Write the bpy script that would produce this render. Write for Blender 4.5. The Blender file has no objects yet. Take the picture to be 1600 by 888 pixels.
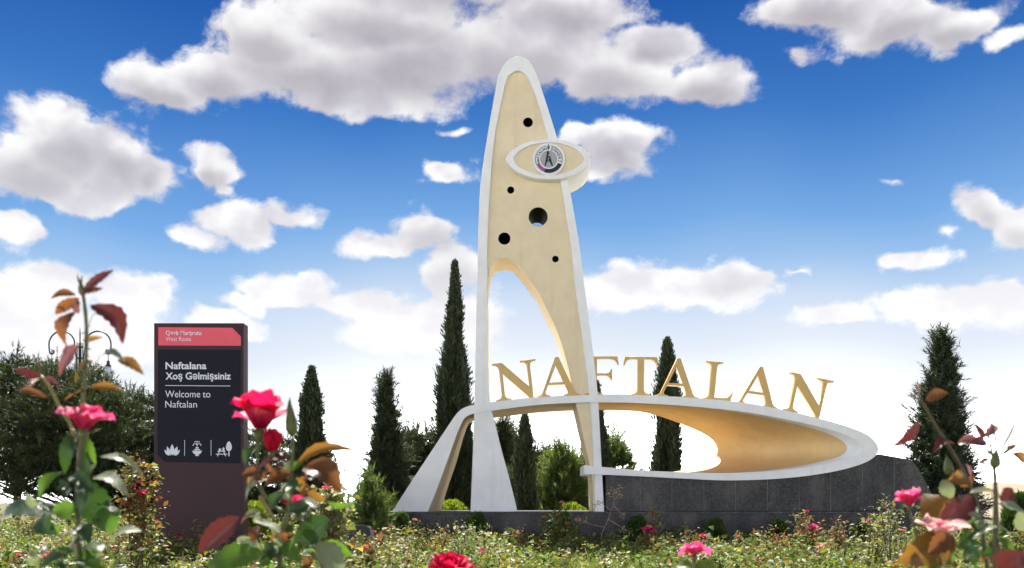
import bpy, bmesh, math, random
import numpy as np
from mathutils import Vector, Matrix, Quaternion, noise as mnoise

random.seed(7)
RNG = np.random.default_rng(11)
SC = bpy.context.scene
COL = SC.collection
PI = math.pi

# ------------------------------------------------------------------ camera
F_PX, CX, HY, EYE = 1500.0, 800.0, 785.0, 1.10      # focal length and horizon of the 1600x888 photograph
cam_d = bpy.data.cameras.new('camera')
cam = bpy.data.objects.new('camera', cam_d)
COL.objects.link(cam)
SC.camera = cam
cam.location = (0, 0, EYE)
cam.rotation_euler = (PI / 2, 0, 0)
cam_d.sensor_width = 36
cam_d.lens = 36 * F_PX / 1600
cam_d.shift_y = (HY - 444) / 1600
cam_d.clip_start = 0.05
cam_d.clip_end = 4000
cam_d.dof.use_dof = True
cam_d.dof.focus_distance = 19.0
cam_d.dof.aperture_fstop = 7.1

SUN_EL, SUN_AZ = math.radians(57), math.radians(-14)   # azimuth from +Y towards +X: behind the monument
SC.view_settings.view_transform = 'Standard'
SC.view_settings.look = 'None'
SC.view_settings.exposure = 1.62
SC.view_settings.gamma = 1
SC.view_settings.use_curve_mapping = False
SC.cycles.use_denoising = True
SC.cycles.max_bounces = 10
SC.cycles.diffuse_bounces = 6
SC.cycles.transparent_max_bounces = 8

sun_d = bpy.data.lights.new('sun', 'SUN')
sun_d.energy = 4.2
sun_d.angle = math.radians(0.53)
sun_d.color = (1.0, 0.95, 0.86)
sun = bpy.data.objects.new('sun', sun_d)
COL.objects.link(sun)
sdir = Vector((math.sin(SUN_AZ) * math.cos(SUN_EL), math.cos(SUN_AZ) * math.cos(SUN_EL), math.sin(SUN_EL)))
sun.rotation_euler = sdir.to_track_quat('Z', 'Y').to_euler()

# ------------------------------------------------------------------ sky with cumulus clouds
CLOUDS = [
 # main bank at the top
 (640,85,200,80),(480,100,200,65),(340,120,130,58),(250,135,90,48),(820,75,185,85),(960,115,165,62),(1090,128,100,46),
 (580,25,210,60),(880,22,150,50),(420,55,95,60),(1010,62,90,42),(700,-30,260,60),(560,150,150,30),
 # top right
 (1290,8,135,45),(1400,40,140,46),(1500,45,95,42),(1580,66,50,22),(1240,78,26,14),
 # left
 (90,222,95,62),(175,255,95,62),(40,262,90,66),(232,285,62,42),(110,308,120,26),(320,272,44,40),(338,300,26,18),
 (370,348,78,34),(300,372,80,22),(440,333,70,20),(30,362,75,32),
 # beside the tower
 (965,232,85,52),(1010,215,42,28),(705,270,56,26),(900,210,50,30),(930,270,60,20),
 (660,365,80,42),(600,383,90,24),(705,425,75,50),(450,452,85,38),(560,472,100,22),(400,472,65,22),
 (1085,448,125,44),(1155,430,66,40),(985,448,100,44),(1240,425,36,12),
 # right
 (1540,325,55,46),(1585,355,65,55),(1465,362,34,13),(1422,403,58,24),(1485,478,120,42),(1555,478,60,46),(1300,494,95,26),
 # low white bank on the left
 (60,455,125,42),(200,458,85,40),(90,520,270,60),(350,505,85,30),(690,510,130,60),(712,198,14,6),(545,172,30,14),(1375,292,20,5)]

def az_el(px, py):
    u, v = (px - CX) / F_PX, (HY - py) / F_PX
    return math.atan(u), math.atan2(v, math.sqrt(1 + u * u))

class NT:
    def __init__(s, tree): s.t = tree
    def n(s, typ, **kw):
        nd = s.t.nodes.new(typ)
        for k, v in kw.items(): setattr(nd, k, v)
        return nd
    def put(s, sock, v):
        if hasattr(v, 'is_linked') or hasattr(v, 'links'): s.t.links.new(v, sock)
        else: sock.default_value = v
    def m(s, op, a, b=None, c=None, clamp=False):
        nd = s.n('ShaderNodeMath', operation=op, use_clamp=clamp)
        for i, v in enumerate((a, b, c)):
            if v is not None: s.put(nd.inputs[i], v)
        return nd.outputs[0]
    def v(s, op, a, b=None, c=None):
        nd = s.n('ShaderNodeVectorMath', operation=op)
        for i, v in enumerate((a, b, c)):
            if v is not None: s.put(nd.inputs[i], v)
        return nd
    def ss(s, x, lo, hi):
        nd = s.n('ShaderNodeMapRange', interpolation_type='SMOOTHSTEP')
        s.put(nd.inputs[0], x); nd.inputs[1].default_value = lo; nd.inputs[2].default_value = hi
        return nd.outputs[0]
    def mix(s, f, a, b, blend='MIX'):
        nd = s.n('ShaderNodeMix', data_type='RGBA', blend_type=blend)
        s.put(nd.inputs[0], f); s.put(nd.inputs[6], a); s.put(nd.inputs[7], b)
        return nd.outputs[2]
    def noise(s, vec, scale, detail=5, rough=0.6, dist=0.0):
        nd = s.n('ShaderNodeTexNoise')
        if vec is not None: s.put(nd.inputs['Vector'], vec)
        nd.inputs['Scale'].default_value = scale; nd.inputs['Detail'].default_value = detail
        nd.inputs['Roughness'].default_value = rough; nd.inputs['Distortion'].default_value = dist
        return nd
    def ramp(s, f, stops):
        nd = s.n('ShaderNodeValToRGB'); s.put(nd.inputs[0], f)
        el = nd.color_ramp.elements
        while len(el) < len(stops): el.new(0.5)
        for e, (p, c) in zip(el, stops):
            e.position = p; e.color = (*c, 1) if len(c) == 3 else c
        return nd.outputs[0]

def cloud_cover(t, d, az, el):
    """where the clouds stand: 1 in a cloud's middle, 0 at its rim, negative in clear sky"""
    cmb = t.n('ShaderNodeCombineXYZ'); t.put(cmb.inputs[0], az); t.put(cmb.inputs[1], el)
    warp = t.noise(d, 13.0, 3, 0.55)
    wv = t.v('MULTIPLY_ADD', warp.outputs['Color'], (0.085, 0.040, 0), (-0.0425, -0.020, 0)).outputs[0]
    p = t.v('ADD', cmb.outputs[0], wv).outputs[0]
    acc = belly = None
    for (x, y, rx, ry) in CLOUDS:
        a, e = az_el(x, y)
        ax = abs(az_el(x + rx, y)[0] - az_el(x - rx, y)[0]) / 2
        ey = abs(az_el(x, y + ry)[1] - az_el(x, y - ry)[1]) / 2
        q = t.v('MULTIPLY_ADD', p, (1 / ax, 1 / ey, 0), (-a / ax, -e / ey, 0)).outputs[0]
        f = t.v('LENGTH', q).outputs['Value']
        if ry < 30:                                                  # small ones stay thin and wispy
            k = max(.35, ry / 30); f = t.m('MULTIPLY_ADD', f, k, 1 - k)
        acc = f if acc is None else t.m('SMOOTH_MIN', acc, f, 0.18)
        if ry >= 40 and y < 440:                                     # thick clouds: their underside lets less light through
            g = t.v('LENGTH', t.v('ADD', q, (0, 0.42, 0)).outputs[0]).outputs['Value']
            belly = g if belly is None else t.m('SMOOTH_MIN', belly, g, 0.3)
    acc = t.m('SUBTRACT', 1.0, acc); belly = t.m('SUBTRACT', 1.0, belly)
    # the same kind of scattered clouds over the rest of the dome
    far = t.noise(t.v('MULTIPLY', d, (1, 1, 2.2)).outputs[0], 2.6, 2, 0.5).outputs[0]
    gen = t.m('MULTIPLY', t.m('SUBTRACT', far, 0.5), 5.0)
    out_f = t.m('MAXIMUM', t.ss(t.m('ABSOLUTE', az), 0.50, 0.62), t.ss(el, 0.52, 0.66))
    acc = t.m('ADD', t.m('MULTIPLY', acc, t.m('SUBTRACT', 1.0, out_f)), t.m('MULTIPLY', gen, out_f))
    belly = t.m('ADD', t.m('MULTIPLY', belly, t.m('SUBTRACT', 1.0, out_f)), t.m('MULTIPLY', gen, out_f))
    return t.m('MAXIMUM', acc, -1.0), belly

def make_world():
    w = bpy.data.worlds.new('World'); SC.world = w; w.use_nodes = True
    w.cycles.sampling_method = 'MANUAL'; w.cycles.sample_map_resolution = 256
    nt = w.node_tree; nt.nodes.clear(); t = NT(nt)
    tc = t.n('ShaderNodeTexCoord'); d = t.v('NORMALIZE', tc.outputs['Generated']).outputs[0]
    sky = t.n('ShaderNodeTexSky', sky_type='NISHITA', sun_disc=False, sun_elevation=SUN_EL, sun_rotation=SUN_AZ)
    sky.altitude = 300; sky.air_density = 1.0; sky.dust_density = 0.1; sky.ozone_density = 3.5
    hs = t.n('ShaderNodeHueSaturation'); hs.inputs['Saturation'].default_value = 1.35; hs.inputs['Value'].default_value = 0.52
    t.put(hs.inputs['Color'], sky.outputs[0])
    base = t.mix(1.0, hs.outputs[0], (0.10, 0.22, 0.42, 1), 'MULTIPLY')
    sep = t.n('ShaderNodeSeparateXYZ'); t.put(sep.inputs[0], d)
    el = t.m('ARCSINE', sep.outputs[2]); az = t.m('ARCTAN2', sep.outputs[0], sep.outputs[1])
    # white summer haze low over the horizon
    wob = t.noise(d, 3.0, 2, 0.5).outputs[0]
    el2 = t.m('MULTIPLY_ADD', wob, 0.10, t.m('SUBTRACT', el, 0.05))
    K = 50.0; E = 0.56
    stops = [(0.0, (47, 47.8, 49)), (0.045, (38, 38.6, 39.6)), (0.08, (12, 12.3, 12.7)), (0.105, (4.6, 4.75, 5.0)), (0.155, (3.35, 3.6, 4.0)), (0.20, (2.7, 3.2, 3.9)), (0.24, (1.6, 2.5, 3.75)),
             (0.28, (0.90, 1.95, 3.6)), (0.38, (0.30, 1.10, 2.9)), (0.50, (0.10, 0.62, 2.2)), (0.56, (0.08, 0.55, 2.0))]
    haze = t.ramp(t.m('DIVIDE', el2, E), [(p / E, tuple(x / K for x in c_)) for p, c_ in stops])
    haze = t.v('SCALE', haze); haze.inputs['Scale'].default_value = K
    col = t.mix(t.m('SUBTRACT', 1.0, t.m('MULTIPLY', t.ss(el, 0.12, 0.70), 0.85)), base, haze.outputs[0])
    cover, belly = cloud_cover(t, d, az, el)
    sq = t.v('MULTIPLY', d, (1, 1, 1.35)).outputs[0]
    up = t.v('ADD', sq, (-0.006, 0.0, 0.026)).outputs[0]
    n1 = t.noise(sq, 17.0, 9, 0.61, 0.15).outputs[0]
    na = t.noise(sq, 13.0, 3.5, 0.5).outputs[0]; nb = t.noise(up, 13.0, 3.5, 0.5).outputs[0]
    fld = t.m('MULTIPLY_ADD', n1, 2.1, t.m('MULTIPLY_ADD', t.ss(cover, 0.2, 0.7), 0.4, t.m('SUBTRACT', cover, 1.05)))
    alpha = t.ss(fld, -0.02, 0.46)
    lit = t.ss(t.m('SUBTRACT', na, nb), -0.17, 0.12)                 # > 0 on the upper, sunlit side of each billow
    core = t.ss(t.m('MULTIPLY_ADD', na, 0.9, t.m('SUBTRACT', belly, 0.45)), 0.0, 0.95)
    c = t.mix(lit, (2.75, 2.65, 2.9, 1), (4.5, 4.45, 4.4, 1))
    c = t.mix(t.m('MULTIPLY', core, 0.82), c, (1.75, 1.65, 1.85, 1))
    low = t.m('SUBTRACT', 1.0, t.ss(el, 0.10, 0.36))
    c = t.mix(t.m('MULTIPLY', low, 0.75), c, (4.6, 4.6, 4.7, 1))
    col = t.mix(t.m('MULTIPLY', alpha, 0.97), col, c)
    bg = t.n('ShaderNodeBackground'); t.put(bg.inputs[0], col); bg.inputs[1].default_value = 0.08
    o = t.n('ShaderNodeOutputWorld'); nt.links.new(bg.outputs[0], o.inputs[0])
make_world()

# ------------------------------------------------------------------ helpers
def P(px, py, d):
    return Vector(((px - CX) * d / F_PX, d, EYE + (HY - py) * d / F_PX))
def S(n, d): return n * d / F_PX
ORG = {}
def tag(o, label=None, cat=None, group=None, kind=None):
    if label: o['label'] = label
    if cat: o['category'] = cat
    if group: o['group'] = group
    if kind: o['kind'] = kind
    return o
def thing(name, loc, label, cat, group=None):
    o = bpy.data.objects.new(name, None); COL.objects.link(o)
    o.location = loc; o.empty_display_size = 0.2
    ORG[o.name] = Vector(loc)
    return tag(o, label, cat, group)
def link(name, me, mat, parent=None):
    """mesh given in world coordinates -> object (stored relative to the root of its parent)"""
    if mat is not None and not me.materials: me.materials.append(mat)
    o = bpy.data.objects.new(name, me); COL.objects.link(o)
    if parent is not None:
        org = ORG[parent.name]
        me.transform(Matrix.Translation(-org)); o.parent = parent; ORG[o.name] = org
    else: ORG[o.name] = Vector((0, 0, 0))
    return o
def mesh_np(name, V, Fc, smooth=False, uv=None, col=None):
    """V (n,3); Fc (m,k) all faces the same size"""
    me = bpy.data.meshes.new(name)
    V = np.asarray(V, np.float32); Fc = np.asarray(Fc, np.int32)
    m, k = Fc.shape
    me.vertices.add(len(V)); me.vertices.foreach_set('co', V.ravel())
    me.loops.add(m * k); me.loops.foreach_set('vertex_index', Fc.ravel())
    me.polygons.add(m); me.polygons.foreach_set('loop_start', np.arange(m, dtype=np.int32) * k)
    if smooth: me.polygons.foreach_set('use_smooth', np.ones(m, bool))
    if uv is not None:
        l = me.uv_layers.new(name='UVMap'); l.data.foreach_set('uv', np.asarray(uv, np.float32)[Fc.ravel()].ravel())
    if col is not None:
        a = me.color_attributes.new('Col', 'FLOAT_COLOR', 'POINT'); a.data.foreach_set('color', np.asarray(col, np.float32).ravel())
    me.update(calc_edges=True); me.validate()
    return me
def mesh_py(name, V, Fc, smooth=False):
    me = bpy.data.meshes.new(name); me.from_pydata([tuple(v) for v in V], [], Fc)
    if smooth:
        for p in me.polygons: p.use_smooth = True
    me.update(); return me
def curve_mesh(cu, mtx=None):
    o = bpy.data.objects.new('tmp', cu); COL.objects.link(o)
    dg = bpy.context.evaluated_depsgraph_get(); dg.update()
    me = bpy.data.meshes.new_from_object(o.evaluated_get(dg))
    bpy.data.objects.remove(o); bpy.data.curves.remove(cu)
    me.materials.clear()
    if mtx is not None: me.transform(mtx)
    return me
ROT = Matrix(((1, 0, 0, 0), (0, 0, -1, 0), (0, 1, 0, 0), (0, 0, 0, 1)))
def plate_mesh(loops, y0, y1, bevel=0.0):
    """filled outline(s) in (X,Z), extruded from y0 to y1"""
    cu = bpy.data.curves.new('pl', 'CURVE'); cu.dimensions = '2D'; cu.fill_mode = 'BOTH'
    cu.extrude = max((y1 - y0) / 2 - bevel, 0.0001)
    if bevel: cu.bevel_depth = bevel; cu.offset = -bevel; cu.bevel_resolution = 1
    for lp in loops:
        sp = cu.splines.new('POLY'); sp.points.add(len(lp) - 1); sp.use_cyclic_u = True
        for p, (x, z) in zip(sp.points, lp): p.co = (x, z, 0, 1)
    return curve_mesh(cu, Matrix.Translation((0, (y0 + y1) / 2, 0)) @ ROT)
def px_loop(pts, d): return [((x - CX) * d / F_PX, EYE + (HY - y) * d / F_PX) for x, y in pts]
def catmull(pts, n=6, closed=False):
    pts = [np.array(p, float) for p in pts]; out = []
    N = len(pts); rng = range(N) if closed else range(N - 1)
    for i in rng:
        p1, p2 = pts[i], pts[(i + 1) % N]
        p0 = pts[i - 1] if (closed or i > 0) else 2 * p1 - p2
        p3 = pts[(i + 2) % N] if (closed or i < N - 2) else 2 * p2 - p1
        for k in range(n):
            t = k / n
            out.append(0.5 * ((2 * p1) + (-p0 + p2) * t + (2 * p0 - 5 * p1 + 4 * p2 - p3) * t * t + (-p0 + 3 * p1 - 3 * p2 + p3) * t ** 3))
    if not closed: out.append(pts[-1])
    return [tuple(p) for p in out]
def circle(cx, cz, r, n=32, rz=None):
    rz = r if rz is None else rz
    return [(cx + r * math.cos(2 * PI * i / n), cz + rz * math.sin(2 * PI * i / n)) for i in range(n)]
def box_mesh(x0, x1, y0, y1, z0, z1, bev=0.0):
    bm = bmesh.new()
    bmesh.ops.create_cube(bm, size=1)
    for v in bm.verts:
        v.co = ((x0 + x1) / 2 + v.co.x * (x1 - x0), (y0 + y1) / 2 + v.co.y * (y1 - y0), (z0 + z1) / 2 + v.co.z * (z1 - z0))
    if bev: bmesh.ops.bevel(bm, geom=bm.edges[:], offset=bev, segments=2, affect='EDGES', profile=0.5)
    me = bpy.data.meshes.new('box'); bm.to_mesh(me); bm.free(); return me
def tube_arrays(pts, radii, sides=6, cap=True):
    pts = [Vector(p) for p in pts]; V, Fc = [], []
    up = Vector((0.13, 0.9, 0.21))
    for i, p in enumerate(pts):
        t = (pts[min(i + 1, len(pts) - 1)] - pts[max(i - 1, 0)]).normalized()
        a = t.cross(up)
        if a.length < 1e-4: a = t.cross(Vector((1, 0, 0)))
        a.normalize(); b = t.cross(a)
        for k in range(sides):
            an = 2 * PI * k / sides
            V.append(p + (a * math.cos(an) + b * math.sin(an)) * radii[i])
    for i in range(len(pts) - 1):
        for k in range(sides):
            k2 = (k + 1) % sides
            Fc.append((i * sides + k, i * sides + k2, (i + 1) * sides + k2, (i + 1) * sides + k))
    if cap:
        Fc.append(tuple(range(sides))[::-1]); Fc.append(tuple((len(pts) - 1) * sides + k for k in range(sides)))
    return V, Fc
def tubes_mesh(name, specs, sides=6):
    V, Fc = [], []
    for pts, rad in specs:
        v, f = tube_arrays(pts, rad, sides); o = len(V)
        V += v; Fc += [tuple(i + o for i in q) for q in f]
    return mesh_py(name, V, Fc, True)
def lathe_mesh(prof, n=20, center=(0, 0, 0)):
    V, Fc = [], []
    for r, z in prof:
        for k in range(n):
            a = 2 * PI * k / n; V.append((center[0] + r * math.cos(a), center[1] + r * math.sin(a), center[2] + z))
    for i in range(len(prof) - 1):
        for k in range(n):
            k2 = (k + 1) % n; Fc.append((i * n + k, i * n + k2, (i + 1) * n + k2, (i + 1) * n + k))
    return mesh_py('lathe', V, Fc, True)
def copy_tree(o, parent=None):
    c = o.copy(); COL.objects.link(c); c.parent = parent
    for ch in list(o.children): copy_tree(ch, c)
    return c

# ------------------------------------------------------------------ materials
MATS = {}
def new_mat(name):
    m = bpy.data.materials.new(name); m.use_nodes = True; m.node_tree.nodes.clear()
    t = NT(m.node_tree); out = t.n('ShaderNodeOutputMaterial'); b = t.n('ShaderNodeBsdfPrincipled')
    m.node_tree.links.new(b.outputs[0], out.inputs[0]); MATS[name] = m
    return m, t, b, out
def paint(name, col, rough=0.6, var=0.12, scale=3.0, bump=0.15, bscale=60, spec=0.4, grime=None, metallic=0.0):
    m, t, b, out = new_mat(name)
    tc = t.n('ShaderNodeNewGeometry').outputs['Position']
    n = t.noise(tc, scale, 6, 0.65).outputs[0]
    c = t.mix(t.ss(n, 0.3, 0.75), tuple(x * (1 - var) for x in col) + (1,), tuple(min(1, x * (1 + var * .4)) for x in col) + (1,))
    if grime:
        st = t.noise(t.v('MULTIPLY', tc, (5, 5, 0.35)).outputs[0], 1.3, 6, 0.7).outputs[0]
        c = t.mix(t.m('MULTIPLY', t.ss(st, 0.52, 0.8), grime[1]), c, grime[0] + (1,))
    t.put(b.inputs['Base Color'], c)
    b.inputs['Roughness'].default_value = rough; b.inputs['Specular IOR Level'].default_value = spec
    b.inputs['Metallic'].default_value = metallic
    if bump:
        bp = t.n('ShaderNodeBump'); bp.inputs['Strength'].default_value = bump; bp.inputs['Distance'].default_value = 0.01
        t.put(bp.inputs['Height'], t.noise(tc, bscale, 4, 0.6).outputs[0]); t.put(b.inputs['Normal'], bp.outputs[0])
    return m
paint('white_render', (0.84, 0.84, 0.845), 0.7, 0.07, 2.2, 0.12, 45, 0.3, ((0.52, 0.51, 0.49), 0.28))
paint('cream_render', (0.78, 0.655, 0.45), 0.75, 0.08, 1.8, 0.15, 50, 0.25, ((0.56, 0.44, 0.27), 0.45))
paint('ochre_render', (0.73, 0.525, 0.265), 0.6, 0.10, 1.6, 0.15, 40, 0.3, ((0.46, 0.29, 0.12), 0.35))
paint('gold_paint', (0.62, 0.40, 0.125), 0.42, 0.10, 2.5, 0.08, 70, 0.5)
paint('hole_dark', (0.012, 0.012, 0.014), 0.8, 0.1, 5, 0)
paint('emblem_white', (0.78, 0.78, 0.80), 0.45, 0.04, 4, 0)
paint('emblem_grey', (0.36, 0.37, 0.38), 0.5, 0.06, 6, 0)
paint('emblem_black', (0.012, 0.016, 0.03), 0.5, 0.05, 6, 0)
paint('emblem_purple', (0.34, 0.09, 0.24), 0.5, 0.05, 6, 0)
paint('emblem_green', (0.03, 0.14, 0.07), 0.5, 0.05, 6, 0)
paint('sign_body', (0.052, 0.025, 0.031), 0.55, 0.10, 1.2, 0.05, 90, 0.2)
paint('sign_red', (0.84, 0.115, 0.165), 0.5, 0.05, 1.5, 0, 0, 0.2)
paint('sign_navy', (0.010, 0.010, 0.020), 0.5, 0.06, 1.5, 0, 0, 0.12)
paint('sign_print', (0.70, 0.73, 0.80), 0.5, 0.02, 3, 0)
paint('black_metal', (0.018, 0.018, 0.02), 0.45, 0.2, 6, 0.1, 80, 0.5)
paint('lamp_metal', (0.05, 0.055, 0.06), 0.4, 0.2, 6, 0.05, 80, 0.5)
paint('lamp_scroll', (0.30, 0.24, 0.13), 0.35, 0.2, 6, 0, 0, 0.5, None, 0.6)
paint('lamp_glass', (0.75, 0.76, 0.76), 0.25, 0.04, 4, 0)
paint('flood_glass', (0.02, 0.025, 0.035), 0.08, 0.02, 4, 0)
paint('dry_stalk', (0.30, 0.21, 0.13), 0.8, 0.3, 20, 0.2, 120)

def granite(name, dark, light, rough):
    m, t, b, out = new_mat(name)
    g = t.n('ShaderNodeNewGeometry').outputs['Position']
    v = t.n('ShaderNodeTexVoronoi'); t.put(v.inputs['Vector'], g); v.inputs['Scale'].default_value = 48
    sp = t.n('ShaderNodeSeparateColor'); t.put(sp.inputs[0], v.outputs['Color'])
    c = t.ramp(sp.outputs[0], [(0.0, tuple(x * .45 for x in dark)), (0.45, dark), (0.78, light), (1.0, tuple(min(1, x * 2.1) for x in light))])
    # dust and rain streaks
    st = t.noise(t.v('MULTIPLY', g, (1.6, 1.6, 0.8)).outputs[0], 1.3, 6, 0.65).outputs[0]
    c = t.mix(t.m('MULTIPLY', t.ss(st, 0.40, 0.70), 0.7), c, (0.115, 0.108, 0.104, 1))
    oi = t.n('ShaderNodeObjectInfo').outputs['Random']
    c = t.mix(t.m('MULTIPLY', oi, 0.35), c, (0.02, 0.021, 0.026, 1))
    t.put(b.inputs['Base Color'], c)
    t.put(b.inputs['Roughness'], t.m('ADD', rough, t.m('MULTIPLY', st, 0.22)))
    b.inputs['Specular IOR Level'].default_value = 0.3
    return m
paint('grout', (0.20, 0.195, 0.185), 0.9, 0.2, 8, 0.2, 60, 0.2)
granite('granite', (0.018, 0.019, 0.024), (0.042, 0.041, 0.044), 0.30)
granite('granite_cap', (0.045, 0.045, 0.05), (0.09, 0.088, 0.088), 0.35)

def leaf_mat(name, col, back, transl=0.45, rough=0.38, vein=(0.25, 0.3, 0.1), tcol=None, spec=0.5):
    m, t, b, out = new_mat(name)
    uv = t.n('ShaderNodeTexCoord').outputs['UV']
    s = t.n('ShaderNodeSeparateXYZ'); t.put(s.inputs[0], uv)
    at = t.m('ABSOLUTE', t.m('SUBTRACT', s.outputs[1], 0.5))
    rib = t.m('SUBTRACT', 1.0, t.ss(at, 0.008, 0.045))
    ph = t.m('ADD', t.m('MULTIPLY', s.outputs[0], 9.0), t.m('MULTIPLY', at, -6.0))
    tri = t.m('ABSOLUTE', t.m('SUBTRACT', t.m('FRACT', ph), 0.5))
    sv = t.m('MULTIPLY', t.m('SUBTRACT', 1.0, t.ss(tri, 0.02, 0.12)), 0.45)
    vn = t.m('MAXIMUM', rib, sv)
    pos = t.n('ShaderNodeNewGeometry')
    n = t.noise(pos.outputs['Position'], 55, 5, 0.6).outputs[0]
    n2 = t.noise(pos.outputs['Position'], 14, 3, 0.6).outputs[0]
    c = t.mix(t.ss(n2, 0.35, 0.65), col + (1,), back + (1,))
    c = t.mix(t.m('MULTIPLY', t.ss(n, 0.45, 0.7), 0.35), c, tuple(x * .45 for x in col) + (1,))
    c = t.mix(t.m('MULTIPLY', vn, 0.4), c, vein + (1,))
    t.put(b.inputs['Base Color'], c); b.inputs['Roughness'].default_value = rough
    b.inputs['Specular IOR Level'].default_value = spec
    bp = t.n('ShaderNodeBump'); bp.inputs['Strength'].default_value = 0.5; bp.inputs['Distance'].default_value = 0.0015
    t.put(bp.inputs['Height'], t.m('SUBTRACT', n, vn)); t.put(b.inputs['Normal'], bp.outputs[0])
    tr = t.n('ShaderNodeBsdfTranslucent')
    if tcol is None: tcol = tuple(min(1, x * 2.2) for x in col)
    t.put(tr.inputs[0], t.mix(t.m('MULTIPLY', vn, 0.5), tcol + (1,), tuple(x * .5 for x in tcol) + (1,)))
    ms = t.n('ShaderNodeMixShader'); ms.inputs[0].default_value = transl
    t.t.links.new(b.outputs[0], ms.inputs[1]); t.t.links.new(tr.outputs[0], ms.inputs[2]); t.t.links.new(ms.outputs[0], out.inputs[0])
    return m
leaf_mat('leaf_dark', (0.016, 0.042, 0.016), (0.028, 0.062, 0.024), 0.28, 0.34, (0.10, 0.16, 0.06), (0.05, 0.12, 0.015))
leaf_mat('leaf_green', (0.040, 0.095, 0.018), (0.062, 0.115, 0.022), 0.5, 0.38, (0.18, 0.25, 0.08), (0.12, 0.24, 0.018))
leaf_mat('leaf_glint', (0.16, 0.20, 0.12), (0.22, 0.24, 0.16), 0.3, 0.36, (0.33, 0.35, 0.24), (0.3, 0.36, 0.14))  # sun glint on glossy green leaves, painted as a pale leaf colour
leaf_mat('leaf_ochre', (0.125, 0.062, 0.012), (0.16, 0.09, 0.016), 0.5, 0.4, (0.25, 0.13, 0.04), (0.30, 0.14, 0.02))
leaf_mat('leaf_bronze', (0.070, 0.027, 0.012), (0.085, 0.045, 0.015), 0.45, 0.36, (0.19, 0.07, 0.03), (0.24, 0.085, 0.022))
leaf_mat('leaf_maroon', (0.046, 0.014, 0.016), (0.07, 0.024, 0.024), 0.35, 0.32, (0.17, 0.04, 0.05), (0.13, 0.022, 0.02))
leaf_mat('leaf_mauve', (0.20, 0.085, 0.095), (0.24, 0.11, 0.10), 0.35, 0.33, (0.28, 0.12, 0.12), (0.26, 0.075, 0.07))
leaf_mat('stem_green', (0.075, 0.105, 0.022), (0.11, 0.12, 0.03), 0.0, 0.5, (0.1, 0.11, 0.03))
leaf_mat('stem_yellow', (0.19, 0.18, 0.035), (0.21, 0.15, 0.04), 0.0, 0.5, (0.2, 0.18, 0.05))
leaf_mat('stem_brown', (0.07, 0.055, 0.02), (0.09, 0.06, 0.025), 0.0, 0.55, (0.1, 0.07, 0.03))
def petal_mat(name, col, edge, tcol, transl=0.45):
    m, t, b, out = new_mat(name)
    uv = t.n('ShaderNodeTexCoord').outputs['UV']
    s = t.n('ShaderNodeSeparateXYZ'); t.put(s.inputs[0], uv)
    n = t.noise(t.v('MULTIPLY', uv, (1.5, 16, 1)).outputs[0], 2.5, 4, 0.6).outputs[0]
    c = t.mix(t.ss(t.m('ADD', s.outputs[0], t.m('MULTIPLY', n, 0.3)), 0.75, 1.2), col + (1,), edge + (1,))
    c = t.mix(t.m('MULTIPLY', t.ss(n, 0.4, 0.75), 0.3), c, tuple(x * .55 for x in col) + (1,))
    t.put(b.inputs['Base Color'], c); b.inputs['Roughness'].default_value = 0.55; b.inputs['Specular IOR Level'].default_value = 0.3
    tr = t.n('ShaderNodeBsdfTranslucent'); tr.inputs[0].default_value = tcol + (1,)
    ms = t.n('ShaderNodeMixShader'); ms.inputs[0].default_value = transl
    t.t.links.new(b.outputs[0], ms.inputs[1]); t.t.links.new(tr.outputs[0], ms.inputs[2]); t.t.links.new(ms.outputs[0], out.inputs[0])
    return m
petal_mat('petal_red', (0.52, 0.006, 0.045), (0.58, 0.02, 0.08), (0.82, 0.008, 0.10))
petal_mat('petal_hotpink', (0.60, 0.018, 0.15), (0.74, 0.20, 0.22), (0.9, 0.04, 0.22))
petal_mat('petal_pink', (0.68, 0.07, 0.21), (0.78, 0.28, 0.36), (0.92, 0.09, 0.32))
petal_mat('petal_pale', (0.76, 0.36, 0.36), (0.80, 0.55, 0.50), (0.9, 0.5, 0.48))
petal_mat('petal_salmon', (0.70, 0.22, 0.18), (0.76, 0.40, 0.33), (0.9, 0.3, 0.25))
petal_mat('petal_crimson', (0.24, 0.006, 0.03), (0.32, 0.015, 0.05), (0.4, 0.008, 0.04))

def foliage_mat(name, a, b_, transl=0.25, rough=0.5, tmul=2.0, spec=0.4):
    """leaf colour from the vertex colour's value (0..1) between a and b_"""
    m, t, b, out = new_mat(name)
    at = t.n('ShaderNodeVertexColor', layer_name='Col')
    s = t.n('ShaderNodeSeparateColor'); t.put(s.inputs[0], at.outputs[0])
    c = t.mix(s.outputs[0], a + (1,), b_ + (1,))
    t.put(b.inputs['Base Color'], c); b.inputs['Roughness'].default_value = rough; b.inputs['Specular IOR Level'].default_value = spec
    tr = t.n('ShaderNodeBsdfTranslucent'); t.put(tr.inputs[0], t.mix(1.0, c, (tmul, tmul * 1.05, tmul * .7, 1), 'MULTIPLY'))
    ms = t.n('ShaderNodeMixShader'); ms.inputs[0].default_value = transl
    t.t.links.new(b.outputs[0], ms.inputs[1]); t.t.links.new(tr.outputs[0], ms.inputs[2]); t.t.links.new(ms.outputs[0], out.inputs[0])
    return m
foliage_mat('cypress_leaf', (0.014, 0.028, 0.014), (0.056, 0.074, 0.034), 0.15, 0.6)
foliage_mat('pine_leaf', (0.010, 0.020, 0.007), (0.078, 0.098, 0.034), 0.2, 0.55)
foliage_mat('pine_bright', (0.05, 0.085, 0.022), (0.16, 0.20, 0.06), 0.35, 0.55)
foliage_mat('thuja_gold', (0.085, 0.13, 0.014), (0.23, 0.27, 0.03), 0.35, 0.55)
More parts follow.
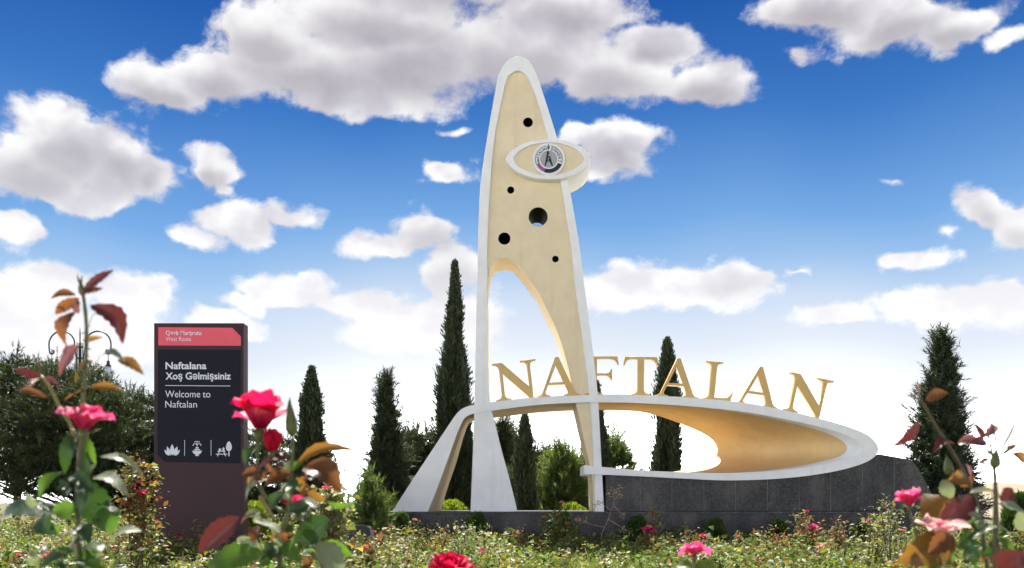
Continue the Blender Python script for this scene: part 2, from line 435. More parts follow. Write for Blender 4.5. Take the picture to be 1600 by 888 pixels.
foliage_mat('thuja_green', (0.022, 0.055, 0.012), (0.075, 0.12, 0.022), 0.25, 0.55)
foliage_mat('grass_leaf', (0.085, 0.12, 0.022), (0.22, 0.24, 0.06), 0.45, 0.5)
def rgb_foliage(name, transl, rough, spec, tmul):
    m, t, b, out = new_mat(name)
    c = t.n('ShaderNodeVertexColor', layer_name='Col').outputs[0]
    t.put(b.inputs['Base Color'], c); b.inputs['Roughness'].default_value = rough; b.inputs['Specular IOR Level'].default_value = spec
    tr = t.n('ShaderNodeBsdfTranslucent'); t.put(tr.inputs[0], t.mix(1.0, c, (tmul, tmul, tmul * .75, 1), 'MULTIPLY'))
    ms = t.n('ShaderNodeMixShader'); ms.inputs[0].default_value = transl
    t.t.links.new(b.outputs[0], ms.inputs[1]); t.t.links.new(tr.outputs[0], ms.inputs[2]); t.t.links.new(ms.outputs[0], out.inputs[0])
rgb_foliage('bed_leaf', 0.38, 0.5, 0.35, 1.7)
paint('bark', (0.075, 0.055, 0.042), 0.9, 0.3, 9, 0.6, 30, 0.2)

def ground_mat():
    m, t, b, out = new_mat('soil_grass')
    g = t.n('ShaderNodeNewGeometry').outputs['Position']
    n = t.noise(g, 0.35, 7, 0.65).outputs[0]; n2 = t.noise(g, 9, 6, 0.7).outputs[0]
    c = t.ramp(n, [(0.3, (0.07, 0.085, 0.025)), (0.5, (0.11, 0.105, 0.04)), (0.7, (0.19, 0.155, 0.085))])
    c = t.mix(t.m('MULTIPLY', t.ss(n2, 0.35, 0.7), 0.5), c, (0.05, 0.05, 0.02, 1))
    t.put(b.inputs['Base Color'], c); b.inputs['Roughness'].default_value = 0.95
    bp = t.n('ShaderNodeBump'); bp.inputs['Strength'].default_value = 0.8; bp.inputs['Distance'].default_value = 0.05
    t.put(bp.inputs['Height'], n2); t.put(b.inputs['Normal'], bp.outputs[0])
    m, t, b, out = new_mat('dry_earth')
    g = t.n('ShaderNodeNewGeometry').outputs['Position']
    n = t.noise(g, 0.4, 7, 0.7).outputs[0]
    t.put(b.inputs['Base Color'], t.ramp(n, [(0.3, (0.20, 0.165, 0.11)), (0.55, (0.29, 0.24, 0.17)), (0.75, (0.16, 0.15, 0.07))]))
    b.inputs['Roughness'].default_value = 0.95
ground_mat()
M = MATS

# ------------------------------------------------------------------ ground and far earth bank
def build_ground():
    xs = np.concatenate([np.linspace(-1500, -60, 10), np.linspace(-50, 50, 61), np.linspace(60, 1500, 10)])
    ys = np.concatenate([np.linspace(-300, -10, 6), np.linspace(-5, 60, 53), np.linspace(70, 2500, 14)])
    V = []
    for y in ys:
        for x in xs:
            z = 0.05 * mnoise.noise(Vector((x * .3, y * .3, 0))) if (abs(x) < 48 and -4 < y < 58) else 0.0
            V.append((x, y, z))
    nx = len(xs)
    Fc = [(j * nx + i, j * nx + i + 1, (j + 1) * nx + i + 1, (j + 1) * nx + i) for j in range(len(ys) - 1) for i in range(nx - 1)]
    tag(link('ground', mesh_np('ground', V, Fc, True), M['soil_grass']), kind='structure')
    # low bank of dry earth far off on the right
    V, Fc = [], []
    nx, ny = 60, 14
    for j in range(ny):
        for i in range(nx):
            x = 33 + i * 2.2; y = 62 + j * 5
            h = 2.9 * max(0.0, math.sin(PI * j / (ny - 1))) ** 0.8 * min(1, max(0, (x - 34) / 10)) ** 1.5
            z = h * (1 + 0.18 * mnoise.noise(Vector((x * .12, y * .12, 3)))) - 0.05
            V.append((x, y, z))
    Fc = [(j * nx + i, j * nx + i + 1, (j + 1) * nx + i + 1, (j + 1) * nx + i) for j in range(ny - 1) for i in range(nx - 1)]
    tag(link('earth_bank', mesh_np('earth_bank', V, Fc, True), M['dry_earth']), kind='structure')
build_ground()

# ------------------------------------------------------------------ monument
D0 = 20.0
def build_monument():
    root = thing('monument', (S(30, D0), 20.6, S(-14, D0) + EYE),
                 'tall white and cream curved monument with eye-shaped medallion, arch ring and gold NAFTALAN letters', 'monument')
    # --- tower outlines in photograph pixels on the front plane
    outerL = [(735,801),(739,700),(741.5,620),(744,500),(746,420),(749,313),(753,270),(758.5,232),(766.6,183.5),(776.7,127),(782,112),(788,101)]
    top = [(795,94),(803,89.5),(812,88),(820,90.5),(828,97)]
    outerR = [(837.5,114.6),(850,151),(868,208),(881,255),(891,300),(904.7,380),(912.5,443),(922,515),(929,570),(935,632),(940,728),(944,801)]
    openR = [(927,801),(926.5,770),(925.5,749),(923,730),(917,704),(911,678),(903,642),(895,607),(890.5,582),(884,556.5),(873,522),(857,487),(841.6,455.6),(822.7,430)]
    openT = [(808.5,412),(800.6,404.5),(788,402),(774,406),(766,416),(763,433.6)]
    openL = [(761,452.5),(762,537.6),(765,629),(769,645),(775,668),(784,704),(797,752),(809,801)]
    outer = outerL[:1] + catmull(outerL[1:] + top + outerR, 5)
    opening = catmull(openR[:-1], 3) + catmull(openR[-1:] + openT + openL[:1], 6)[0:] + catmull(openL, 4)[1:]
    body_loop = px_loop(outer + opening, D0)
    holes_px = [(825,190,7.6),(798,296,5.6),(841,338,15),(788,372,9.6),(868,404,5.2)]
    holes = [circle(*(px_loop([(x, y)], D0)[0]), S(r, D0), 28) for x, y, r in holes_px]
    med = (857.5, 248.5)
    link('tower_body', plate_mesh([body_loop] + holes, D0 + 0.05, D0 + 1.15), M['cream_render'], root)
    # raised white rim: outer outline minus recessed panel
    panL = [(764,434),(761,400),(760.5,430)]
    panel = [(762.2,440),(761,400),(763,350),(764.6,313),(770.7,232),(781,171),(791,127),(798,116),(809,111.5),(819.5,115.5),(827,127),(840,159),(856,214),
             (868,255),(876,285),(884,333),(893,390),(898,443),(908,515),(915,569),(922,632),(928,726.5),(930,801)]
    pan = catmull(panel[1:], 5)
    rim_loop = outer + [(930,801)] + pan[::-1] + [(762.0,436)] + catmull(openL, 4)
    link('tower_rim', plate_mesh([px_loop(rim_loop, D0)], D0 - 0.02, D0 + 0.13, 0.012), M['white_render'], root)
    # white outer side skin so that the slab edge reads white from the side
    for (x, y, r), h in zip(holes_px, holes):
        cx, cz = px_loop([(x, y)], D0)[0]; rr = S(r, D0) * 0.985
        V, Fc = [], []; n = 28
        for yy, r2 in ((D0 + 0.045, rr), (D0 + 1.155, rr)):
            V += [(cx + r2 * math.cos(2 * PI * k / n), yy, cz + r2 * math.sin(2 * PI * k / n)) for k in range(n)]
        Fc = [(k, (k + 1) % n, n + (k + 1) % n, n + k) for k in range(n)]
        if r < 12: Fc.append(tuple(range(n, 2 * n)))
        link('porthole_liner', mesh_py('liner', V, Fc), M['hole_dark'], root)
    # --- medallion: pointed ellipse going through the slab
    def eye(cx, cy, rx, ry, n=64, pw=1.22):
        out = []
        for i in range(n):
            a = 2 * PI * i / n; c, s = math.cos(a), math.sin(a)
            out.append((cx + rx * c, cy - ry * math.copysign(abs(s) ** pw, s)))
        return out
    dm = D0 - 0.16
    e_out = eye(857.5, 248.7, 67.3, 31.8); e_in = eye(857.5, 248.3, 54.5, 25.4)
    mr = link('medallion_rim', plate_mesh([px_loop(e_out, dm), px_loop(e_in, dm)], dm, D0 + 1.02, 0.012), M['white_render'], root)
    link('medallion_panel', plate_mesh([px_loop(eye(857.5, 248.3, 55.5, 26.3), dm)], dm + 0.05, D0 + 0.95), M['cream_render'], mr)
    # emblem
    ex, ez = px_loop([(857.5, 249)], dm)[0]; R = S(25.6, dm)
    em = link('emblem', plate_mesh([circle(ex, ez, R, 64)], dm + 0.002, dm + 0.05, 0.006), M['emblem_white'], root)
    yf = dm + 0.002
    def flat(loops, mat, k=1, name='emblem_mark'):
        link(name, plate_mesh(loops, yf - 0.004 * k, yf - 0.004 * k + 0.003), M[mat], em)
    def sector(r0, r1, a0, a1, n=40, r0b=None):
        a = [math.radians(a0 + (a1 - a0) * i / n) for i in range(n + 1)]
        r0b = r0 if r0b is None else r0b
        return [(ex + R * r1 * math.cos(t), ez + R * r1 * math.sin(t)) for t in a] + \
               [(ex + R * (r0 + (r0b - r0) * (1 - i / n)) * math.cos(t), ez + R * (r0 + (r0b - r0) * (1 - i / n)) * math.sin(t)) for i, t in reversed(list(enumerate(a)))]
    flat([circle(ex, ez, R * 0.52, 48)], 'emblem_grey')
    flat([sector(0.80, 0.835, 100, 205)], 'emblem_black', name='ring_line'); flat([sector(0.80, 0.835, -20, 80)], 'emblem_black', name='ring_line')
    flat([sector(0.60, 0.82, 205, 305, r0b=0.60)], 'emblem_purple', name='emblem_band')
    flat([sector(0.86, 0.60, 250, 338, r0b=0.84)], 'emblem_black', 2, name='emblem_band')
    # derrick
    def q(pts): return [(ex + R * x, ez + R * z) for x, z in pts]
    flat([q([(-0.26,-0.44),(-0.20,-0.44),(-0.02,0.10),(-0.04,0.50),(-0.10,0.50)])], 'emblem_black', 2, 'derrick_leg')
    flat([q([(0.26,-0.44),(0.20,-0.44),(-0.02,-0.06),(0.04,0.12),(0.11,0.12)])], 'emblem_black', 2, 'derrick_leg')
    flat([q([(-0.20,-0.26),(-0.13,-0.22),(0.10,0.02),(0.06,0.08)])], 'emblem_black', 3, 'derrick_brace')
    flat([q([(-0.06,0.12),(0.10,0.12),(0.08,0.18),(-0.07,0.18)])], 'emblem_black', 3, 'derrick_brace')
    flat([q([(-0.12,0.34),(0.06,0.30),(-0.04,0.54)])], 'emblem_black', 3, 'derrick_top')
    flat([q([(-0.05,0.58),(-0.10,0.72),(-0.03,0.94),(0.06,0.74),(0.0,0.58)])], 'emblem_green', 2, 'emblem_leaf')
    def glyph(ch, ang):
        cu = bpy.data.curves.new('g', 'FONT'); cu.body = ch; cu.size = R * 0.235; cu.align_x = 'CENTER'; cu.align_y = 'BOTTOM_BASELINE'
        cu.extrude = 0.001; cu.offset = 0.0015
        a = math.radians(ang); rr = R * 0.585
        mt = Matrix.Translation((ex + rr * math.cos(a), yf - 0.005, ez + rr * math.sin(a))) @ Matrix.Rotation(-(a - PI / 2), 4, 'Y') @ ROT
        return curve_mesh(cu, mt)
    for s, a0, a1 in (('NAFTALAN', 197, 107), ('ŞƏHƏRİ', 72, -10)):
        for i, ch in enumerate(s):
            link('emblem_letter', glyph(ch, a0 + (a1 - a0) * i / (len(s) - 1)), M['emblem_black'], em)

    # --- arch that sweeps into the ring: front outer, front inner, back inner
    st = [  # FO, FI, BI, back depth
     ((611,802),(667,802),(688,802),22.2),((640,757),(682,765),(699,764),22.2),((665,719),(699,719),(713,723),22.2),((690,681),(713,680),(724,684),22.2),
     ((708,654),(722,659),(731,665),22.2),((717,643),(728,651.5),(736,660),22.2),((726,637),(735,648),(741,657.5),22.2),((740,633),(744,646),(748,656),22.2),
     ((775,627.6),(775,641),(778,652.5),22.2),((840,621),(840,632.8),(840,645),22.2),((904,618),(904,629.5),(904,641.5),22.2),((968,616.8),(968,629),(962,641.3),22.2),
     ((1035,619),(1035,632),(1001,643.5),22.2),((1103,623.3),(1103,637),(1030,650.5),22.2),((1170,630.5),(1170,645),(1060,661),22.2),((1238,643.6),(1236,657),(1085,671),22.2),
     ((1290,656.5),(1286,668.5),(1101,679),22.2),((1330,668.5),(1318,678.5),(1112,687),22.2),((1356,680),(1338,688),(1118.5,695.5),22.2),((1369,692),(1347,697),(1120.5,704),22.2),
     ((1372.5,704),(1346,706),(1118.5,711.5),22.2),((1364,716),(1333,714.5),(1112.5,718),22.2),((1343,726.5),(1305,721.5),(1102,724),22.2),((1308,736),(1271,728.5),(1088,729.5),22.2),
     ((1258,744.2),(1226,734.5),(1070,734.5),22.2),((1204,749),(1180,738),(1046,738),22.2),((1136,750.8),(1134,739.5),(1014,741),22.2),((1069,748),(1069,738),(982,741),22.0),
     ((1001,744.5),(1001,735),(952,739.5),21.7),((947,742),(947,730.3),(925,735.5),21.4),((913,741.5),(913,727),(906.5,730.5),21.2)]
    dfr = D0 - 0.06
    FO = catmull([a for a, b, c, e in st], 6); FI = catmull([b for a, b, c, e in st], 6); BI = catmull([c + (e,) for a, b, c, e in st], 6)
    n = len(FO); V = []
    for i in range(n):
        fo, fi = P(*FO[i], dfr), P(*FI[i], dfr); bi = P(BI[i][0], BI[i][1], BI[i][2])
        lip = fi.lerp(bi, 0.115); lip.y = dfr + 0.10
        m1 = fi.lerp(bi, 0.42); m1.y = dfr + (bi.y - dfr) * 0.36
        m2 = fi.lerp(bi, 0.74); m2.y = dfr + (bi.y - dfr) * 0.68
        bo = Vector((fo.x, bi.y, fo.z))
        # keep the back outside the back opening
        V += [fo, fi, lip, m1, m2, bi, bo]
    k = 7; Fc = []; mi = []
    for i in range(n - 1):
        for j in range(k):
            j2 = (j + 1) % k
            Fc.append((i * k + j, (i + 1) * k + j, (i + 1) * k + j2, i * k + j2)); mi.append(0 if j in (0, 1, 6) else (2 if i < 63 else 1))
    Fc.append(tuple(range(k))); mi.append(0); Fc.append(tuple((n - 1) * k + j for j in range(k))[::-1]); mi.append(0)
    me = mesh_py('arch_ring', V, Fc, True)
    bm = bmesh.new(); bm.from_mesh(me); bmesh.ops.recalc_face_normals(bm, faces=bm.faces[:]); bm.to_mesh(me); bm.free()
    me.materials.append(M['white_render']); me.materials.append(M['ochre_render']); me.materials.append(M['cream_render'])
    for p, q_ in zip(me.polygons, mi):
        p.material_index = q_
        if len(p.vertices) > 4: p.use_smooth = False
    for e in me.edges:
        a, b = e.vertices[0] % k, e.vertices[1] % k
        if (a == b and a in (0, 1, 5, 6)) or e.vertices[0] // k == e.vertices[1] // k and e.vertices[0] // k in (0, n - 1): e.use_edge_sharp = True
    link('arch_ring', me, None, root)

    # --- gold letters standing on the arch
    G = {
     'N': [[(0,1),(.25,1),(.855,.30),(.855,.84),(.84,.91),(.79,.95),(.69,.97),(.69,1),(1.09,1),(1.09,.97),(1.0,.95),(.95,.91),(.935,.84),(.935,-.03),(.86,-.03),(.235,.71),(.235,.16),(.25,.09),(.30,.05),(.39,.03),(.39,0),(0,0),(0,.03),(.09,.05),(.14,.09),(.155,.16),(.155,.84),(.13,.91),(.08,.95),(0,.97)]],
     'A': [[(0,0),(0,.03),(.07,.05),(.12,.10),(.47,1.02),(.555,1.02),(.90,.11),(.95,.05),(1.03,.03),(1.03,0),(.63,0),(.63,.03),(.71,.05),(.735,.08),(.725,.13),(.665,.30),(.275,.30),(.20,.12),(.205,.07),(.24,.05),(.31,.03),(.31,0)],
           [(.30,.365),(.64,.365),(.472,.81)]],
     'F': [[(0,0),(0,.03),(.1,.05),(.15,.09),(.165,.16),(.165,.84),(.15,.91),(.1,.95),(0,.97),(0,1),(.86,1),(.9,.78),(.87,.78),(.84,.86),(.77,.92),(.65,.94),(.32,.94),(.32,.56),(.55,.56),(.62,.575),(.67,.62),(.69,.68),(.72,.68),(.72,.38),(.69,.38),(.67,.44),(.62,.485),(.55,.50),(.32,.50),(.32,.16),(.335,.09),(.385,.05),(.48,.03),(.48,0)]],
     'T': [[(.2,0),(.2,.03),(.3,.05),(.35,.09),(.365,.16),(.365,.94),(.2,.94),(.12,.92),(.06,.86),(.03,.77),(0,.77),(.03,1),(.87,1),(.9,.77),(.87,.77),(.84,.86),(.78,.92),(.7,.94),(.535,.94),(.535,.16),(.55,.09),(.6,.05),(.7,.03),(.7,0)]],
     'L': [[(0,0),(0,.03),(.1,.05),(.15,.09),(.165,.16),(.165,.84),(.15,.91),(.1,.95),(0,.97),(0,1),(.48,1),(.48,.97),(.38,.95),(.335,.91),(.32,.84),(.32,.065),(.55,.065),(.68,.09),(.75,.145),(.80,.24),(.83,.24),(.78,0)]]}
    spec = [('N',775.3,627.5,6.5,63,59),('A',840,621,3,65,60),('F',914,617,0,59,60),('T',974,617.5,-.6,60,60),('A',1024,619,-3.4,65,60),('L',1098,623,-5.5,56,59.5),('A',1148,630,-7.6,66,60.5),('N',1223,640,-12,63.5,60)]
    which = ['first N', 'first A', 'F', 'T', 'middle A', 'L', 'last A', 'last N']
    for (ch, ox, oy, ang, sx, sy), wl in zip(spec, which):
        ca, sa = math.cos(math.radians(ang)), math.sin(math.radians(ang))
        loops = [px_loop([(ox + x * sx * ca - y * sy * sa, oy - (x * sx * sa + y * sy * ca)) for x, y in lp], D0) for lp in G[ch]]
        o = link('gold_letter', plate_mesh(loops, D0, D0 + 0.13, 0.008), M['gold_paint'], root)
        o['label'] = 'gold serif letter, the %s of the word on the arch' % wl
build_monument()

# ------------------------------------------------------------------ granite plinth and stepped wall
def build_granite():
    zt = P(0, 799.5, D0)[2]
    dp = 19.75
    x0, x1 = P(597, 0, dp)[0], P(1475, 0, dp)[0]
    r = thing('granite_plinth', ((x0 + x1) / 2, 21, 0), 'long low dark grey granite plinth under the whole monument', 'plinth')
    j = [x0] + [P(px, 0, dp)[0] for px in range(692, 1460, 99)] + [x1]
    for a, b in zip(j[:-1], j[1:]):
        link('slab', box_mesh(a + .004, b - .004, dp + .0, dp + .06, -0.05, zt - 0.034, .003), M['granite'], r)
    link('core', box_mesh(x0 + .02, x1 - .02, dp + .008, 22.8, -0.06, zt - .036), M['grout'], r)
    for a, b in zip(j[:-1], j[1:]):
        link('cap_slab', box_mesh(a + .002, b - .002, dp - .025, 22.85, zt - .032, zt, .004), M['granite_cap'], r)
    # stepped wall carrying the ring's lower lip
    dw = D0 + 0.10
    topc = [(946,739),(1001,741.5),(1069,745),(1136,747.5),(1204,746),(1258,741.5),(1308,733),(1343,723.5),(1364,713),(1373,709.5),(1425,719),(1440,741),(1452,763),(1466,801)]
    def ztop(px):
        for (xa, ya), (xb, yb) in zip(topc[:-1], topc[1:]):
            if xa <= px <= xb: return ya + (yb - ya) * (px - xa) / (xb - xa)
        return topc[-1][1]
    w = thing('granite_wall', (P(1200, 0, dw)[0], dw, zt), 'dark speckled granite wall under the ring with slanted right end', 'wall')
    js = [946] + [946 + 5 + 49.6 * i for i in range(1, 10)] + [1450, 1466]
    for a, b in zip(js[:-1], js[1:]):
        pts = [(a + .5, 798.8)] + [(a + .5 + (b - a - 1) * i / 8, ztop(a + .5 + (b - a - 1) * i / 8)) for i in range(9)] + [(b - .5, 798.8)]
        if abs(pts[-2][1] - 801) < 3: pts = pts[:-2] + [(b - 1.2, 798.8)]
        link('slab', plate_mesh([px_loop(pts, dw)], dw, dw + .05, .003), M['granite'], w)
    full = [(947, 798.6)] + [(947 + (1463 - 947) * i / 60, ztop(947 + (1463 - 947) * i / 60) + .6) for i in range(60)] + [(1463, 798.6)]
    link('core', plate_mesh([px_loop(full, dw)], dw + .007, 21.9), M['grout'], w)
build_granite()

# ------------------------------------------------------------------ welcome sign
def build_sign():
    d = 14.0
    r = thing('welcome_sign', (P(310, 0, d)[0], d + .1, 0), 'tall brown sign pillar with red and navy panels and Welcome to Naftalan lettering', 'sign')
    xl, xr = P(240.5, 0, d)[0], P(380.5, 0, d)[0]; zt = P(0, 505, d)[2]
    link('pillar', box_mesh(xl, xr, d, d + .24, -.05, zt, .006), M['sign_body'], r)
    def pl(name, pts, mat, k, par): return link(name, plate_mesh([px_loop(pts, d)], d - .006 * k, d - .006 * k + .005), M[mat], par)
    red = pl('red_panel', [(247.5,540),(247.5,511.5),(363,512.5),(376.5,526),(376.5,540.5)], 'sign_red', 1, r)
    nav = pl('navy_panel', [(247,546.5),(376.5,547),(376,724.5),(257,722),(246,710)], 'sign_navy', 1, r)
    def text(s, px, py, h, width, bold, par):
        cu = bpy.data.curves.new('t', 'FONT'); cu.body = s; cu.size = 1.0; cu.extrude = 0.0; cu.offset = bold
        me = curve_mesh(cu)
        xs = [v.co.x for v in me.vertices]; w0 = max(xs) - min(xs); mn = min(xs)
        k = S(width, d) / w0; kz = S(h, d) / 0.72
        base = P(px, py, d - .010)
        for v in me.vertices: v.co = (base.x + (v.co.x - mn) * k, d - .0085, base.z + v.co.y * kz)
        for p in me.polygons: p.use_smooth = False
        link('lettering', me, M['sign_print'], par)
    text('Qərb Marşrutu', 259, 523.5, 6.8, 55.5, .014, red)
    text('West Route', 259, 533, 6.8, 39.5, -.004, red)
    text('Naftalana', 258.5, 576.7, 11, 64, .022, nav)
    text('Xoş Gəlmişsiniz', 258.5, 592.9, 11, 102, .022, nav)
    text('Welcome', 258.2, 621, 11, 54.5, -.002, nav); text('to', 316.6, 621.2, 11, 12, -.002, nav)
    text('Naftalan', 258.2, 637, 11, 49.5, -.002, nav)
    pl('divider_line', [(258.5,602.2),(360,603),(360,603.9),(258.5,603.1)], 'sign_print', 1.6, nav)
    for x in (288.7, 330): pl('divider_line', [(x - .35,688),(x + .35,688),(x + .35,712.5),(x - .35,712.5)], 'sign_print', 1.6, nav)
    # icons: lotus, fountain, picnic table with tree
    def leaf2(cx, by, tx, ty, w):
        L = math.hypot(tx - cx, ty - by); ux, uy = (tx - cx) / L, (ty - by) / L; nx, ny = -uy, ux
        prof = [(0, .15), (.2, .75), (.45, 1), (.7, .75), (1, 0)]
        return [(cx + ux * L * s + nx * w * q, by + uy * L * s + ny * w * q) for s, q in prof] + [(cx + ux * L * s - nx * w * q, by + uy * L * s - ny * w * q) for s, q in reversed(prof[:-1])]
    for i, (cx, by, tx, ty, w) in enumerate([(269.3,711.5,269.3,694.2,3.4),(266.3,711.8,261.2,697.8,2.7),(272.3,711.8,277.4,697.8,2.7),(264,712,257.3,703,2.0),(274.6,712,281.3,703,2.0)]):
        pl('lotus_petal', leaf2(cx, by, tx, ty, w), 'sign_print', 1.6 + .1 * i, nav)
    F = lambda pts, k=1.6: pl('fountain_icon', pts, 'sign_print', k, nav)
    F([(300.4,704.6),(316,704.6),(313.5,709),(310,710.6),(311.5,712.6),(304.9,712.6),(306.4,710.6),(303,709)])
    F([(303.6,702),(312.8,702),(312.8,703.9),(303.6,703.9)]); F([(306,698.9),(310.4,698.9),(310.4,701.3),(306,701.3)])
    def arc(cx, cy, r, a0, a1, th):
        A = [math.radians(a0 + (a1 - a0) * i / 10) for i in range(11)]
        return [(cx + (r + th) * math.cos(a), cy - (r + th) * math.sin(a)) for a in A] + [(cx + (r - th) * math.cos(a), cy - (r - th) * math.sin(a)) for a in reversed(A)]
    F(arc(305, 696.5, 3.0, 5, 190, .5), 1.7); F(arc(311.4, 696.5, 3.0, -10, 175, .5), 1.7); F(arc(306.2, 692, 2.0, 5, 170, .45), 1.8); F(arc(310.2, 692, 2.0, 10, 175, .45), 1.8)
    F([(307.8,689.5),(308.6,689.5),(308.6,698.6),(307.8,698.6)], 1.9)
    I = lambda pts, k=1.6: pl('picnic_icon', pts, 'sign_print', k, nav)
    I([(340,704.9),(352.6,704.9),(352.6,706.1),(340,706.1)]); I([(337.5,709.3),(355.5,709.3),(355.5,710.5),(337.5,710.5)])
    I([(342,706.3),(343.4,706.3),(340.8,713.2),(339.4,713.2)], 1.7); I([(349.4,706.3),(350.8,706.3),(353.4,713.2),(352,713.2)], 1.7)
    I([(342,701.2),(345.8,701.2),(345.8,704.6),(342,704.6)]); I([(348,700.5),(350,699),(351,701),(351,704.6),(348,704.6)])
    tr = [(357.9 + 4.4 * math.sin(a) * (1 - .25 * math.cos(a)), 697.6 - 7.6 * math.cos(a)) for a in [2 * PI * i / 24 for i in range(24)]]
    I(tr); I([(357.1,705.6),(358.9,705.6),(358.9,713.2),(357.1,713.2)])
build_sign()

# ------------------------------------------------------------------ floodlight in the bed
def build_flood():
    d = 11.0
    r = thing('floodlight', (P(561, 0, d)[0], d, 0), 'black box floodlight standing in the rose bed left of the plinth', 'floodlight')
    a, b = P(543, 823, d), P(575, 823, d)
    c0, c1 = P(540, 851, d), P(583, 851, d)
    V = []
    for (y, k) in ((d, 1.0), (d + .32, .85)):
        cx = (a.x + b.x) / 2
        V += [(c0.x, y, c0.z), (c1.x, y, c1.z), (cx + (b.x - cx) * k, y + .05, b.z), (cx + (a.x - cx) * k, y + .05, a.z)]
    me = mesh_py('h', V, [(0,1,2,3),(5,4,7,6),(0,4,5,1),(1,5,6,2),(2,6,7,3),(3,7,4,0)])
    bm = bmesh.new(); bm.from_mesh(me); bmesh.ops.bevel(bm, geom=bm.edges[:], offset=.012, segments=2, affect='EDGES'); bm.to_mesh(me); bm.free()
    link('housing', me, M['black_metal'], r)
    link('glass', box_mesh(a.x + .03, b.x - .03, d + .06, d + .36, a.z + .001, a.z + .012), M['flood_glass'], r)
    for x in (c0.x + .05, c1.x - .05): link('foot', box_mesh(x - .02, x + .02, d + .1, d + .2, -.05, c0.z + .01, .003), M['black_metal'], r)
build_flood()

# ------------------------------------------------------------------ street lamps
def build_lamps():
    H = 7.3
    def make(label):
        r = thing('street_lamp', (0, 0, 0), label, 'street lamp', 'double-armed street lamps')
        link('post', tubes_mesh('post', [([(0,0,0),(0,0,.9),(0,0,1.0),(0,0,H-2.4)], [.11,.10,.08,.07])], 10), M['lamp_metal'], r)
        specs = [([(0,0,H-2.4),(0,0,H-.2),(0,0,H)], [.03,.025,.006])]
        for sx, sy in ((-1,-1),(1,-1),(1,1),(-1,1)):
            specs.append(([(sx*.07,sy*.07,H-2.4),(sx*.07,sy*.07,H-.55)], [.022,.022]))
        link('mast_cage', tubes_mesh('cage', specs, 6), M['lamp_metal'], r)
        for z in (H-2.38, H-1.7, H-1.1, H-.7): link('collar', lathe_mesh([(.0,z-.02),(.125,z-.02),(.125,z+.02),(0,z+.02)], 12), M['lamp_metal'], r)
        for s in (-1, 1):
            pts = [(s*.10,0,H-1.75),(s*.13,0,H-1.1),(s*.2,0,H-.62)]
            pts += [(s*(.64-.46*math.cos(a)),0,H-.62+.48*math.sin(a)) for a in [PI*i/14 for i in range(1,14)]]
            pts += [(s*1.10,0,H-.66),(s*1.08,0,H-.84)]
            pts += [(s*(.99+.095*math.cos(a)*(1-.05*i)),0,H-.86-.10*math.sin(a)*(1-.05*i)) for i,a in enumerate([.5+.55*k for k in range(9)])]
            ar = link('arm', tubes_mesh('arm', [(pts, [.03]*len(pts))], 6), M['lamp_metal'], r)
            link('scroll', tubes_mesh('scr', [([(s*.99+.03*math.cos(a),-.005,H-.88+.03*math.sin(a)) for a in [.7*k for k in range(9)]], [.018]*9)], 6), M['lamp_scroll'], ar)
            x = s*1.0
            ln = link('lantern', lathe_mesh([(0,H-1.33),(.05,H-1.34),(.09,H-1.42),(.20,H-1.56),(.215,H-1.64),(.15,H-1.72),(.08,H-1.76),(0,H-1.77)], 18, (x,0,0)), M['lamp_glass'], r)
            link('lantern_cap', lathe_mesh([(.012,H-.95),(.012,H-1.18),(.05,H-1.2),(.055,H-1.3),(.095,H-1.36),(.11,H-1.40),(0,H-1.38)], 18, (x,0,0)), M['lamp_metal'], ln)
        return r
    l1 = make('street lamp with two scroll arms and white lanterns rising above the left pines')
    l1.location = P(125, 0, 34); l1.location.z = 0.0
    for px, d, k, lab in ((527, 104, .80, 'small far street lamp partly hidden behind the middle rose'), (570, 110, .74, 'small far street lamp just left of the second cypress')):
        c = copy_tree(l1); c.location = (P(px, 0, d).x, d, 0); c.scale = (k, k, k); c['label'] = lab
build_lamps()

# ------------------------------------------------------------------ foliage building blocks (numpy)
def unit(a): return a / np.maximum(np.linalg.norm(a, axis=1, keepdims=True), 1e-9)
def blades(pos, dirs, length, width, rng, shade, quad=False):
    """narrow triangles (or rhombs) from pos along dirs; shade 0..1 per blade"""
    n = len(pos); r = rng.normal(size=(n, 3)); side = unit(np.cross(dirs, r)) * (np.broadcast_to(width, (n,))[:, None] / 2)
    L = np.broadcast_to(length, (n,))[:, None]
    tip = pos + dirs * L
    if quad:
        mid = pos + dirs * L * 0.45
        V = np.stack([pos, mid - side, tip, mid + side], 1).reshape(-1, 3); F = np.arange(n * 4).reshape(n, 4)
        C = np.repeat(shade, 4)
    else:
        V = np.stack([pos - side, pos + side, tip], 1).reshape(-1, 3); F = np.arange(n * 3).reshape(n, 3)
        C = np.repeat(shade, 3)
    C4 = np.ones((len(C), 4)); C4[:, :3] = C[:, None]
    return V, F, C4
def rand_dirs(n, rng): return unit(rng.normal(size=(n, 3)))

